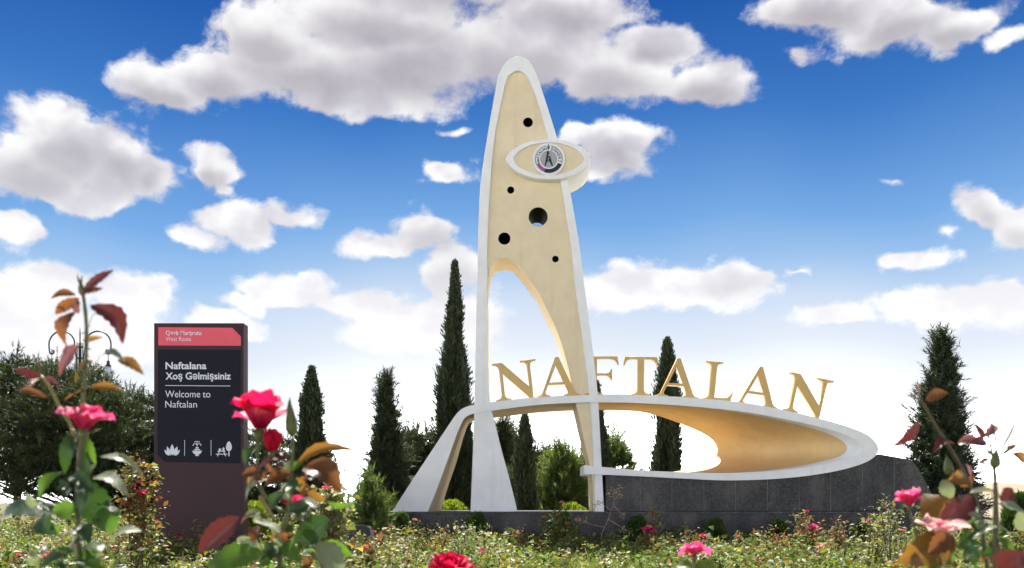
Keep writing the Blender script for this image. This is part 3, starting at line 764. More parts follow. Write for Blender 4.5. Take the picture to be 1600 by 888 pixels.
def cypress(px, top, half, d, label, seed, prof='spindle', mat='cypress_leaf', base_z=0.0, lumps=0.22, n=9000, group=None, lean=0.0, name='cypress_tree', cat='cypress', extra=(), tone=0.0):
    rng = np.random.default_rng(seed)
    b = P(px, 0, d); x0, H = b.x, EYE + S(HY - top, d) - base_z; R = S(half, d)
    root = thing(name, (x0, d, base_z), label, cat, group)
    parts, off = [], 0
    H0, n0 = H, n
    for (px_, top_, half_, share) in [(px, top, half, 1.0)] + list(extra):
        xc = P(px_, 0, d).x; H = EYE + S(HY - top_, d) - base_z; R = S(half_, d); n = int(n0 * share)
        h = rng.uniform(0.03, 1, n) ** 0.85
        if prof == 'spindle': rad = np.minimum(1, (1 - h) / 0.68) ** 0.80 * np.minimum(1, 0.55 + h * 2.2)
        else: rad = np.clip((1 - h) / .75, 0, 1) ** 0.62 * np.minimum(1, 0.7 + h * 2)
        a = rng.uniform(0, 2 * PI, n)
        lob = np.array([mnoise.noise(Vector((math.cos(t) * 2.2 + seed, math.sin(t) * 2.2, q * H * 1.1))) for t, q in zip(a, h)])
        lob2 = np.array([mnoise.noise(Vector((math.cos(t) * .9 + seed * 3, math.sin(t) * .9, q * H * .6))) for t, q in zip(a, h)])
        fr = 0.40 + 0.60 * rng.uniform(0, 1, n) ** 0.5
        fr = np.where(rng.uniform(0, 1, n) < .12, rng.uniform(1.0, 1.45, n), fr)          # stray sprays
        rr = R * rad * np.clip(1 + lumps * 2.6 * lob + lumps * 2.8 * lob2, .35, 1.5) * fr + 0.012
        pos = np.stack([xc + rr * np.cos(a) + lean * H * h ** 2, d + rr * np.sin(a), base_z + h * H * 0.985], 1)
        k = 4
        pos = np.repeat(pos, k, 0) + rng.normal(size=(n * k, 3)) * 0.03
        aa = np.repeat(a, k)
        up = {'spindle': 1.3, 'needle': 2.0}[prof]
        o_ = np.repeat(.2 + .45 * np.minimum(1, rad * 1.3), k)
        dirs = unit(np.stack([np.cos(aa) * o_, np.sin(aa) * o_, np.full(n * k, up)], 1) + rng.normal(size=(n * k, 3)) * 0.38)
        L = rng.uniform(.06, .24, n * k) * np.repeat(.30 + .70 * np.minimum(1, rad * 1.5), k)
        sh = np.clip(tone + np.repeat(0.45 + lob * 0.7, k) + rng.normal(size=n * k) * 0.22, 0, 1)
        V, F, C = blades(pos, dirs, L, rng.uniform(.025, .06, n * k), rng, sh, True)
        parts.append((V, F + off, C)); off += len(V)
    V, F, C = (np.concatenate([q[i] for q in parts]) for i in range(3)); H = H0
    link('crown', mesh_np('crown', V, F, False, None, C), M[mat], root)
    link('trunk', tubes_mesh('trunk', [([(x0, d, base_z - .05), (x0, d, base_z + H * .4), (x0 + lean * H * .7, d, base_z + H * .85)], [.11, .07, .02])], 7), M['bark'], root)
    return root

def pine(px, top, base_py, halfw, d, label, seed, mat='pine_leaf', clumps=80, tufts=95, shape='round', bare=0.12, group=None, csize=0.55, name='pine_tree', cat='pine tree'):
    rng = np.random.default_rng(seed)
    x0 = P(px, 0, d).x; H = EYE + S(HY - top, d); R = S(halfw, d)
    root = thing(name, (x0, d, 0), label, cat, group)
    C0 = []
    tries = 0
    while len(C0) < clumps and tries < 6000:
        tries += 1
        h = rng.uniform(bare, 1.0)
        if shape == 'round': env = math.sqrt(max(0, 1 - ((h - .48) / .54) ** 2))
        elif shape == 'spire': env = .06 + .98 * (1 - h) ** 1.05 if h < .95 else 0.01
        else: env = (1 - h) ** 0.75 * min(1, .55 + 2.2 * (h - bare))
        a = rng.uniform(0, 2 * PI); rr = R * env * rng.uniform(.25, 1) ** .6 * (1 + .25 * math.sin(a * 3 + seed))
        p = np.array([x0 + rr * math.cos(a), d + rr * math.sin(a), h * (H - csize * .45)])
        sp = csize * (.86 if shape == 'round' else .45 + .5 * (1 - h))
        if any(np.linalg.norm((p - q) * (1, 1, 1.9)) < sp for q in C0): continue
        C0.append(p)
    C0 = np.array(C0); m = len(C0)
    cs = csize * rng.uniform(.7, 1.25, m)
    if shape != 'round': cs = cs * (.45 + .65 * np.clip(1 - C0[:, 2] / H, 0, 1))
    # tufts on the shell of each flattened clump
    dv = rand_dirs(m * tufts, rng); ci = np.repeat(np.arange(m), tufts)
    dv[:, 2] = np.where(dv[:, 2] < -0.3, -dv[:, 2] * .5, dv[:, 2])
    rad = cs[ci] * .9 * rng.uniform(.2, 1, m * tufts) ** .5
    bump = np.array([mnoise.noise(Vector(tuple(v * 2.3 + c))) for v, c in zip(dv, C0[ci])])
    tp = C0[ci] + dv * (rad * (1 + .6 * bump))[:, None] * np.array([1, 1, .5])
    k = 7
    td = unit(dv * np.array([1, 1, .7]) + np.array([0, 0, .45]))
    pos = np.repeat(tp, k, 0); dirs = unit(np.repeat(td, k, 0) + rng.normal(size=(len(pos), 3)) * .5)
    ctone = rng.normal(size=m) * .17
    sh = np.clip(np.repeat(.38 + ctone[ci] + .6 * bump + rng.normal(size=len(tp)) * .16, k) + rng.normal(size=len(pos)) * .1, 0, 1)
    # shoots that break the outline: needles set along short upturned twigs
    ks, kn = (6 if csize > .55 else 11), 26; cs_ = np.repeat(np.arange(m), ks); od = C0[cs_] - np.array([x0, d, H * .35])
    sd_ = unit(unit(od * np.array([1, 1, .35])) * .9 + rng.normal(size=(m * ks, 3)) * .6 + np.array([0, 0, .5 if csize > .55 else .75]))
    sl = cs[cs_] * (.6 if csize > .55 else 1) * rng.uniform(.5, 1.1, m * ks) + (0 if shape == 'round' else csize * rng.uniform(.2, .8, m * ks))
    st_ = C0[cs_] + sd_ * (cs[cs_] * .45)[:, None] * np.array([1, 1, .7])
    tt = np.tile(np.linspace(0, 1, kn), m * ks)
    pos2 = np.repeat(st_, kn, 0) + np.repeat(sd_ * sl[:, None], kn, 0) * tt[:, None]
    dir2 = unit(np.repeat(sd_, kn, 0) * .9 + rng.normal(size=(len(pos2), 3)) * .55)
    sh2 = np.clip(np.repeat(rng.normal(size=m * ks) * .18 + .5 + ctone[cs_], kn) + rng.normal(size=len(pos2)) * .12, 0, 1)
    pos = np.concatenate([pos, pos2]); dirs = np.concatenate([dirs, dir2]); sh = np.concatenate([sh, sh2])
    fine = min(1.0, csize / .45)
    V, F, C = blades(pos, dirs, rng.uniform(.09, .21, len(pos)) * (.5 + .5 * fine), rng.uniform(.016, .032, len(pos)) * (.6 + .4 * fine), rng, sh)
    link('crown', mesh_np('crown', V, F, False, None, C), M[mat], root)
    specs = [([(x0, d, -.05), (x0 + .05, d, H * .35), (x0 - .04, d, H * .7), (x0, d, H * .93)], [.17, .13, .08, .02])]
    for p in C0:
        z = max(.25, p[2] - np.hypot(p[0] - x0, p[1] - d) * .45)
        specs.append(([(x0, d, z), tuple((np.array([x0, d, z]) + p) / 2 + (0, 0, -.05)), tuple(p)], [.04, .028, .008]))
    link('trunk', tubes_mesh('trunk', specs, 5), M['bark'], root)
    return root

def thuja(px, top, half, d, label, seed, mat='thuja_green', fat=0.8, group=None, n=1500, z0=0.0):
    """small clipped conifer of upright fans, several leaders"""
    rng = np.random.default_rng(seed)
    x0 = P(px, 0, d).x; H = EYE + S(HY - top, d) - z0; R = S(half, d)
    root = thing('thuja_shrub', (x0, d, z0), label, 'shrub', group)
    nl = rng.integers(3, 6); V0, F0, C0 = [], [], []; off = 0
    for i in range(nl):
        ang = rng.uniform(0, 2 * PI); o = R * rng.uniform(.2, .5) if i else 0.0
        hx, hy = x0 + o * math.cos(ang), d + o * math.sin(ang); hh = H * (1 if i == 0 else rng.uniform(.72, .97)); r = R * (.72 if i else .8)
        m = n; h = rng.uniform(0, 1, m) ** .9; a = rng.uniform(0, 2 * PI, m)
        env = np.sqrt(np.clip(1 - h ** (2.2 * fat + .4), 0, 1))
        rr = r * env * (.5 + .5 * rng.uniform(0, 1, m) ** .5) * (1 + .28 * np.sin(a * 4 + h * 7 + i))
        pos = np.stack([hx + rr * np.cos(a), hy + rr * np.sin(a), z0 + h * hh * .97], 1)
        pos = np.repeat(pos, 3, 0) + rng.normal(size=(m * 3, 3)) * .012; aa = np.repeat(a, 3)
        dirs = unit(np.stack([np.cos(aa) * .7, np.sin(aa) * .7, np.full(m * 3, 1.1)], 1) + rng.normal(size=(m * 3, 3)) * .35)
        sh = np.clip(.35 + .3 * np.repeat(np.sin(a * 5 + h * 9), 3) + rng.normal(size=m * 3) * .2 + .2 * np.repeat(h, 3), 0, 1)
        v, f, c = blades(pos, dirs, rng.uniform(.04, .13, m * 3), rng.uniform(.014, .03, m * 3), rng, sh, True)
        V0.append(v); F0.append(f + off); C0.append(c); off += len(v)
    link('foliage', mesh_np('fol', np.concatenate(V0), np.concatenate(F0), False, None, np.concatenate(C0)), M[mat], root)
    link('stem', tubes_mesh('st', [([(x0, d, z0 - .05), (x0, d, z0 + H * .5)], [.025, .01])], 6), M['bark'], root)
    return root

def build_trees():
    cg = 'cypresses behind the monument'
    cypress(709, 403, 23, 29, 'tallest dark cypress, just left of the tower', 1, 'spindle', n=12000, group=cg, lean=.004, lumps=.3, extra=[(690,628,9,.22),(684,682,9,.18),(724,560,9,.2),(716,500,10,.2)])
    pine(603, 585, 0, 27, 26, 'mid-height loose dark cypress left of the leaning white leg', 2, 'cypress_leaf', 150, 60, 'spire', bare=.02, csize=.34, name='cypress_tree', cat='cypress', group=cg)
    cypress(487, 571, 25, 27, 'dark cypress behind the middle red rose bush', 3, 'spindle', n=7500, lumps=.36, group=cg, tone=.05, extra=[(478,640,12,.3),(499,660,11,.25)])
    cypress(820, 646, 12, 27, 'thin dark cypress seen under the arch between the tower legs', 4, 'needle', n=3600, lumps=.42, group=cg, tone=.1, extra=[(825,690,9,.3)])
    cypress(1043, 526, 21, 28, 'slim dark cypress seen through the ring behind the letters', 5, 'needle', n=7000, lumps=.34, group=cg, tone=-.05, extra=[(1034,612,10,.3),(1052,590,9,.3)])
    cypress(931, 594, 18, 30, 'dark cypress mostly hidden behind the right tower leg', 6, 'needle', n=6000, group=cg)
    cypress(726, 655, 20, 31, 'short dark cypress just behind the left tower leg', 16, 'needle', n=5000, group=cg)
    pine(1472, 518, 0, 42, 25, 'broad ragged dark conifer at right beyond the granite wall', 7, 'cypress_leaf', 200, 60, 'spire', bare=.03, csize=.42, name='conifer_tree', cat='conifer')
    pg = 'pines behind the bed'
    L = 'pine_leaf'
    pine(25, 553, 0, 95, 33, 'leftmost big dark pine at the photo edge', 21, L, 120, 110, bare=.34, group=pg, csize=.8)
    pine(118, 572, 0, 90, 31, 'big dark pine behind the tall left rose and street lamp', 22, L, 120, 110, bare=.25, group=pg, csize=.78)
    pine(212, 610, 0, 75, 33, 'dark pine just left of the brown sign', 23, L, 110, 110, bare=.10, group=pg, csize=.78)
    pine(300, 640, 0, 70, 34, 'dark pine mostly hidden behind the brown sign', 24, L, 90, 90, bare=.06, group=pg, csize=.6)
    pine(412, 672, 0, 60, 34, 'dark pine to the right of the sign behind the red roses', 25, L, 80, 90, bare=.04, group=pg, csize=.6)
    pine(655, 668, 0, 48, 32, 'rounded dark pine behind the leaning white leg', 26, L, 90, 90, bare=.03, group=pg, csize=.5)
    pine(786, 655, 0, 30, 33, 'narrow pine rising right of the left tower leg', 27, L, 40, 60, 'cone', bare=.03, group=pg, csize=.46)
    pine(880, 697, 0, 52, 29, 'bushy conical green pine framed between the tower legs', 28, 'pine_bright', 80, 60, 'cone', bare=.02, group=pg, csize=.46)
    pine(845, 706, 0, 46, 31, 'small dull green pine beside the thin cypress under the arch', 29, L, 80, 80, 'round', bare=.02, group=pg, csize=.44)
    pine(953, 688, 0, 40, 31, 'green pine right of the right tower leg', 30, 'pine_bright', 60, 60, 'round', bare=.02, group=pg, csize=.44)
    pine(768, 735, 0, 40, 30, 'low green pine behind the left tower leg', 31, L, 60, 80, 'round', bare=.02, group=pg, csize=.4)
    pine(803, 676, 0, 52, 34, 'dark pine between the left tower leg and the thin cypress', 33, L, 60, 70, 'cone', bare=.02, group=pg, csize=.5)
    pine(908, 716, 0, 44, 33, 'low dark pine behind the right tower leg', 34, L, 50, 70, 'round', bare=.02, group=pg, csize=.42)
    pine(690, 690, 0, 40, 34, 'dark pine between the tallest cypress and the leaning leg', 35, L, 60, 70, 'round', bare=.02, group=pg, csize=.5)
    pine(578, 752, 0, 26, 19, 'young feathery light green pine beside the floodlight', 32, 'pine_bright', 30, 14, 'cone', bare=.02, csize=.30, name='young_pine')
    tg = 'golden thujas behind the plinth'
    thuja(706, 783, 31, 24.0, 'rounded golden green thuja between the leaning leg and tower', 41, 'thuja_gold', 1.6, tg, 2600)
    thuja(601, 770, 30, 24.5, 'golden green thuja at the left end of the plinth', 42, 'thuja_gold', 1.3, tg, 2200)
    thuja(893, 788, 26, 24.0, 'low golden thuja in front of the bushy conical pine', 43, 'thuja_gold', 1.5, tg, 1800)
    thuja(397, 786, 24, 17.0, 'golden green thuja just right of the brown sign', 44, 'thuja_gold', 1.1, tg, 1800)
    fg = 'small thujas along the plinth'
    for i, (px, top, half, d, f, lab) in enumerate([
        (627, 804, 16, 18.9, .7, 'small conical thuja at the left corner of the plinth'),
        (747, 804, 18, 18.7, .6, 'small pointed thuja before the left tower leg'),
        (880, 803, 15, 18.9, .8, 'small thuja behind the salmon pink rose bush'),
        (996, 809, 13, 18.9, 1., 'small thuja behind the hot pink rose at the plinth'),
        (1119, 813, 16, 18.9, 1.2, 'small two-headed thuja near the middle of the granite'),
        (1215, 816, 13, 18.9, 1., 'small thuja before the granite right of the two-headed one'),
        (1349, 819, 15, 18.9, 1.2, 'small dark round thuja near the right end of the granite'),
        (1592, 770, 20, 17.5, 1.2, 'dark thuja at the right edge of the photo')]):
        thuja(px, top, half, d, lab, 60 + i, 'thuja_green', f, fg, 1300)
build_trees()

# ------------------------------------------------------------------ leaves, petals and blooms
def leaf_arrays(base, tip, width, nrm, fold=.25, curl=.15, ns=12, serr=.09, droop=0.0, bend=0.0):
    base, tip = np.array(base, float), np.array(tip, float)
    ax = tip - base; L = np.linalg.norm(ax); ax /= L
    nrm = np.array(nrm, float); nrm = nrm - ax * nrm.dot(ax)
    nn = np.linalg.norm(nrm); nrm = nrm / nn if nn > 1e-6 else np.cross(ax, (1, 0, 0))
    sd = np.cross(ax, nrm)
    V, UV, F = [], [], []; ts = (-1, -.5, 0, .5, 1)
    for i in range(ns + 1):
        s = i / ns
        w = width / 2 * (math.sin(PI * min(1, s ** .82)) ** .85 if 0 < s < 1 else 0.0) + (width * .012)
        c = base + ax * L * s + nrm * (curl * L * math.sin(PI * s) - droop * L * s * s) + sd * (bend * L * math.sin(PI * s))
        for t in ts:
            e = 1 + (serr * (1 if i % 2 else -1) if abs(t) == 1 else 0)
            wav = .13 * math.sin(s * 8 + t * 2 + L * 300) * abs(t)
            V.append(c + sd * (t * w * e) + nrm * ((fold * abs(t) + wav) * w)); UV.append((s, (t + 1) / 2))
    for i in range(ns):
        for j in range(4): F.append((i * 5 + j, i * 5 + j + 1, (i + 1) * 5 + j + 1, (i + 1) * 5 + j))
    return V, F, UV
def leaf_obj(base, tip, width, nrm, mat, parent, **kw):
    V, F, UV = leaf_arrays(base, tip, width, nrm, **kw)
    return link('leaf', mesh_np('leaf', np.array(V), np.array(F), True, np.array(UV)), M[mat], parent)
def petal_arrays(R, W, op, back, cup, rng, nu=6, nv=7, point=0.0):
    """petal growing from the origin along +Z and opening towards +X"""
    V, UV, F = [], [], []; r = z = 0.0
    ruf = rng.uniform(0, 6, 3)
    for j in range(nv + 1):
        v = j / nv; a = op * (.55 + .45 * v) + back * v ** 3
        if j: r += math.sin(a) * R / nv; z += math.cos(a) * R / nv
        w = W / 2 * math.sin(PI * (.10 + .60 * v)) * (1 - (.72 + point * .25) * max(0, (v - .62) / .38) ** 2)
        for i in range(nu + 1):
            u = -1 + 2 * i / nu
            k = cup * w * u * u; rf = .10 * W * v * v * math.sin(u * 3 + ruf[0]) + .05 * W * v * math.sin(u * 6 + ruf[1])
            V.append((r - k * math.cos(a) - rf * .5, u * w, z + k * math.sin(a) + rf + (-.10 * W * abs(u) * v * v if point == 0 else 0))); UV.append((v, i / nu))
    for j in range(nv):
        for i in range(nu): F.append((j * (nu + 1) + i, j * (nu + 1) + i + 1, (j + 1) * (nu + 1) + i + 1, (j + 1) * (nu + 1) + i))
    return np.array(V), np.array(F), np.array(UV)
def axis_matrix(axis, spin=0.0):
    q = Vector((0, 0, 1)).rotation_difference(Vector(axis).normalized())
    return np.array((q.to_matrix() @ Matrix.Rotation(spin, 3, 'Z')))
def bloom(parent, base, axis, R, layers, rng, label=None):
    """flower part with a separate object for every petal; layers: (count, opening deg, curl back deg, length, width, cup, material, point)"""
    base = np.array(base, float); Mx = axis_matrix(axis, rng.uniform(0, 6))
    # calyx and hip are the flower's own mesh
    prof = [(.02, -.30), (.10, -.26), (.15, -.14), (.12, -.02), (.06, .04)]
    me = lathe_mesh([(r * R, z * R) for r, z in prof], 10)
    co = np.array([v.co for v in me.vertices]) @ Mx.T + base
    for v, c in zip(me.vertices, co): v.co = c
    fl = link('flower', me, M['stem_green'], parent)
    if label: fl['label'] = label
    for (cnt, op, bk, ln, wd, cup, mt, pt) in layers:
        ph = rng.uniform(0, 6)
        for k in range(cnt):
            V, F, UV = petal_arrays(R * ln * rng.uniform(.9, 1.1), R * wd * rng.uniform(.9, 1.1), math.radians(op + rng.uniform(-9, 9)), math.radians(bk + rng.uniform(-18, 18)), cup, rng, point=pt)
            a = ph + 2 * PI * k / cnt + rng.uniform(-.18, .18); c, s = math.cos(a), math.sin(a)
            V = V @ np.array([[c, s, 0], [-s, c, 0], [0, 0, 1]])
            link('petal', mesh_np('petal', V @ Mx.T + base, F, True, UV), M[mt], fl)
    for k in range(5):                                             # sepals
        a = 2 * PI * k / 5 + .3
        d = Mx @ np.array([math.cos(a), math.sin(a), .15]); n_ = Mx @ np.array([0, 0, 1.])
        leaf_obj(base, base + d * R * .5, R * .14, n_, 'stem_green', fl, curl=-.2, ns=5, serr=0)
    return fl
def small_bloom_arrays(base, axis, R, rng):
    V0, F0, U0, off = [], [], [], 0
    Mx = axis_matrix(axis, rng.uniform(0, 6))
    for (cnt, op, bk, ln, wd) in ((4, 14, 5, .75, .7), (5, 38, 20, .95, .9), (6, 68, 25, 1.05, .95)):
        ph = rng.uniform(0, 6)
        for k in range(cnt):
            V, F, UV = petal_arrays(R * ln, R * wd, math.radians(op + rng.uniform(-10, 10)), math.radians(bk), .35, rng, 3, 3)
            a = ph + 2 * PI * k / cnt; c, s = math.cos(a), math.sin(a)
            V = V @ np.array([[c, s, 0], [-s, c, 0], [0, 0, 1]])
            V0.append(V @ Mx.T + np.array(base)); F0.append(F + off); U0.append(UV); off += len(V)
    return np.concatenate(V0), np.concatenate(F0), np.concatenate(U0)

# ------------------------------------------------------------------ rose bed
PAL = np.array([(.085, .12, .028), (.13, .16, .028), (.05, .085, .025), (.18, .19, .035), (.24, .20, .05), (.19, .095, .03), (.15, .055, .025), (.22, .22, .13), (.26, .245, .16), (.28, .22, .06)])
PW = np.array([.22, .20, .12, .17, .07, .06, .04, .07, .04, .03])
def small_leaves(pos, size, rng, pal=PAL, w=PW, flat=.55):
    """folded leaflets: two triangles each, random tilt"""
    n = len(pos)
    ax = unit(rng.normal(size=(n, 3)) * np.array([1, 1, .55]))
    nr = unit(rng.normal(size=(n, 3)) * flat + np.array([0, 0, 1.]))
    sd = unit(np.cross(ax, nr)); nr = np.cross(sd, ax)
    L = (size * (.55 + 1.15 * rng.uniform(0, 1, n) ** 2.2))[:, None]; W = L * .30
    mid = pos + ax * L * .5
    fold = nr * L * rng.uniform(-.02, .16, n)[:, None]
    V = np.stack([pos, mid + sd * W + fold, pos + ax * L - nr * L * .12, mid - sd * W + fold, mid], 1).reshape(-1, 3)
    i = np.arange(n)[:, None] * 5
    F = np.concatenate([i + np.array([[0, 4, 1]]), i + np.array([[4, 2, 1]]), i + np.array([[0, 3, 4]]), i + np.array([[3, 2, 4]])], 0)
    c = pal[rng.choice(len(pal), n, p=w / w.sum())] * rng.uniform(.75, 1.3, (n, 1))
    C = np.ones((n * 5, 4)); C[:, :3] = np.repeat(np.clip(c, 0, 1), 5, 0)
    return V, F, C

def bed_height(x, y):
    """foliage height of the low rose mass"""
    h = .41 + .20 * mnoise.noise(Vector((x * .8, y * .8, 1.3))) + .14 * mnoise.noise(Vector((x * 1.9, y * 1.9, 7.7)))
    if x < -4.3: h += min(.22, (-4.3 - x) * .05) + max(0, (y - 17) * .012)
    g = math.exp(-((x + 4.3) / 1.1) ** 2 - ((y - 13.3) / .55) ** 2)
    return h + .26 * g
def build_bed():
    rng = np.random.default_rng(5)
    bx, by = [], []
    y = 9.2
    while y < 27:
        half = .57 * y + .8
        x = -half
        while x < half:
            xx, yy = x + rng.uniform(-.28, .28), y + rng.uniform(-.28, .28)
            inside_plinth = P(597, 0, 19.7).x - .1 < xx < P(1475, 0, 19.7).x + .1 and yy > 19.35
            if not inside_plinth and not (abs(xx + 4.57) < .75 and 13.75 < yy < 14.5): bx.append(xx); by.append(yy)
            x += .60 if y < 20 else .75
        y += .58 if y < 20 else .75
    P0, T0 = [], []
    for x, y in zip(bx, by):
        first = len(P0)
        h = bed_height(x, y); m = int((185 if y < 20 else 110) * min(1.3, max(.35, h / .42)))
        q = rand_dirs(m, rng) * (rng.uniform(.3, 1, m) ** .5)[:, None]
        pz = h * (.62 + .42 * q[:, 2] * rng.uniform(.6, 1.15, m))
        P0.append(np.stack([x + q[:, 0] * .31, y + q[:, 1] * .31, pz], 1))
        # a few shoots sticking out
        for _ in range(rng.integers(1, 4)):
            sx, sy = x + rng.normal() * .2, y + rng.normal() * .2; sh = h * rng.uniform(1.0, 1.5); mm = rng.integers(6, 13)
            tt = rng.uniform(.7, 1, mm)[:, None]
            P0.append(np.array([[sx, sy, 0]]) + tt * np.array([[rng.normal() * .05, rng.normal() * .05, sh]]) + rng.normal(size=(mm, 3)) * .022)
        tint = np.array([1, 1, 1.]) * rng.uniform(.62, 1.22) * np.array([rng.uniform(.75, 1.12), rng.uniform(.95, 1.15), rng.uniform(.7, 1.05)])
        T0 += [np.tile(tint, (len(q), 1)) for q in P0[first:]]
    P0 = np.concatenate(P0); T0 = np.repeat(np.concatenate(T0), 5, 0)
    V, F, C = small_leaves(P0, np.full(len(P0), .064), rng)
    C[:, :3] = np.clip(C[:, :3] * T0, 0, 1)
    stems = []
    for x, y in zip(bx, by):
        if y > 20: continue
        for _ in range(3):
            h = bed_height(x, y) * rng.uniform(.7, 1.25); a, b_ = rng.normal() * .16, rng.normal() * .16
            stems.append(([(x + a * .15, y + b_ * .15, -.04), (x + a * .6, y + b_ * .6, h * .5), (x + a, y + b_, h)], [.006, .005, .0025]))
    tag(link('rose_stems', tubes_mesh('rose_stems', stems, 4), M['stem_brown']), 'thin brown stems inside the low rose mass', 'rose stems', None, 'stuff')
    tag(link('rose_foliage', mesh_np('rose_foliage', V, F, False, None, C), M['bed_leaf']), 'low mass of rose leaves filling the bed', 'rose foliage', None, 'stuff')
    # grass between the bushes
    n = 90000
    gy = rng.uniform(8.6, 22, n); gx = rng.uniform(-1, 1, n) * (.57 * gy + .6)
    keep = ~((gx > P(597, 0, 19.7).x - .05) & (gx < P(1475, 0, 19.7).x) & (gy > 19.6)); gx, gy = gx[keep], gy[keep]; n = len(gx)
    pos = np.stack([gx, gy, np.full(n, -.03)], 1)
    dirs = unit(np.array([0, 0, 1.]) + rng.normal(size=(n, 3)) * .22)
    pat = np.array([mnoise.noise(Vector((a * .35, b * .35, 4))) for a, b in zip(gx, gy)])
    V, F, C = blades(pos, dirs, (.34 + .16 * pat) * rng.uniform(.6, 1.25, n), rng.uniform(.008, .016, n), rng, np.clip(rng.uniform(0, 1, n), 0, 1))
    tag(link('grass', mesh_np('grass', V, F, False, None, C), M['grass_leaf']), 'long bright green grass between the rose bushes', 'grass', None, 'stuff')
build_bed()

def rose_bush(px, d, tops, flowers, label, seed, leaf=.055, dens=1.0, tint=None, group='flowering rose bushes in the bed', stemmat='stem_brown'):
    """tops: shoot ends (px, py); flowers: (px, py, radius px, petal material, lean)"""
    rng = np.random.default_rng(seed)
    b = P(px, 0, d); base = Vector((b.x, d, -.03))
    root = thing('rose_bush', (b.x, d, 0), label, 'rose bush', group)
    specs, LP = [], []
    ends = [(P(x, y, d + rng.uniform(-.15, .15)), None) for x, y in tops] + [(P(f[0], f[1], d - .1), f) for f in flowers]
    for e, f in ends:
        mid = base.lerp(e, .5) + Vector((rng.normal() * .05, rng.normal() * .05, .04))
        e2 = e - Vector((0, 0, S(f[2], d) * .35)) if f else e
        pts = [base + Vector((rng.normal() * .05, rng.normal() * .05, 0)), mid, base.lerp(e2, .8) + Vector((rng.normal() * .02, 0, .01)), e2]
        specs.append((pts, [.009, .007, .005, .003]))
        L = (e2 - base).length; m = int(95 * L * dens)
        for _ in range(m):
            t = rng.uniform(.3, 1.0) if f is None else rng.uniform(.3, .93)
            k = min(2, int(t * 3)); u = t * 3 - k
            p = pts[k].lerp(pts[k + 1], u); sp = .085 * (1.25 - t) + .03
            LP.append((p.x + rng.normal() * sp, p.y + rng.normal() * sp, p.z + rng.normal() * sp * .8))
    link('stem', tubes_mesh('stem', specs, 5), M[stemmat], root)
    w = PW.copy()
    if tint == 'rust': w = np.array([.08, .06, .08, .05, .08, .3, .22, .06, .04, .05])
    if tint == 'pale': w = np.array([.15, .1, .08, .08, .05, .03, .02, .28, .25, .03])
    if tint == 'green': w = np.array([.35, .25, .2, .1, .03, .03, .01, .04, .02, .01])
    V, F, C = small_leaves(np.array(LP), np.full(len(LP), leaf), rng, PAL, w, .75)
    link('foliage', mesh_np('foliage', V, F, False, None, C), M['bed_leaf'], root)
    for f in flowers:
        V, F, UV = small_bloom_arrays(P(f[0], f[1], d - .1) - Vector((0, 0, S(f[2], d) * .35)), (f[4] if len(f) > 4 else rng.normal() * .3, -.35, 1), S(f[2], d) * 1.05, rng)
        link('flower', mesh_np('flower', V, F, True, UV), M['petal_' + f[3]], root)
    return root

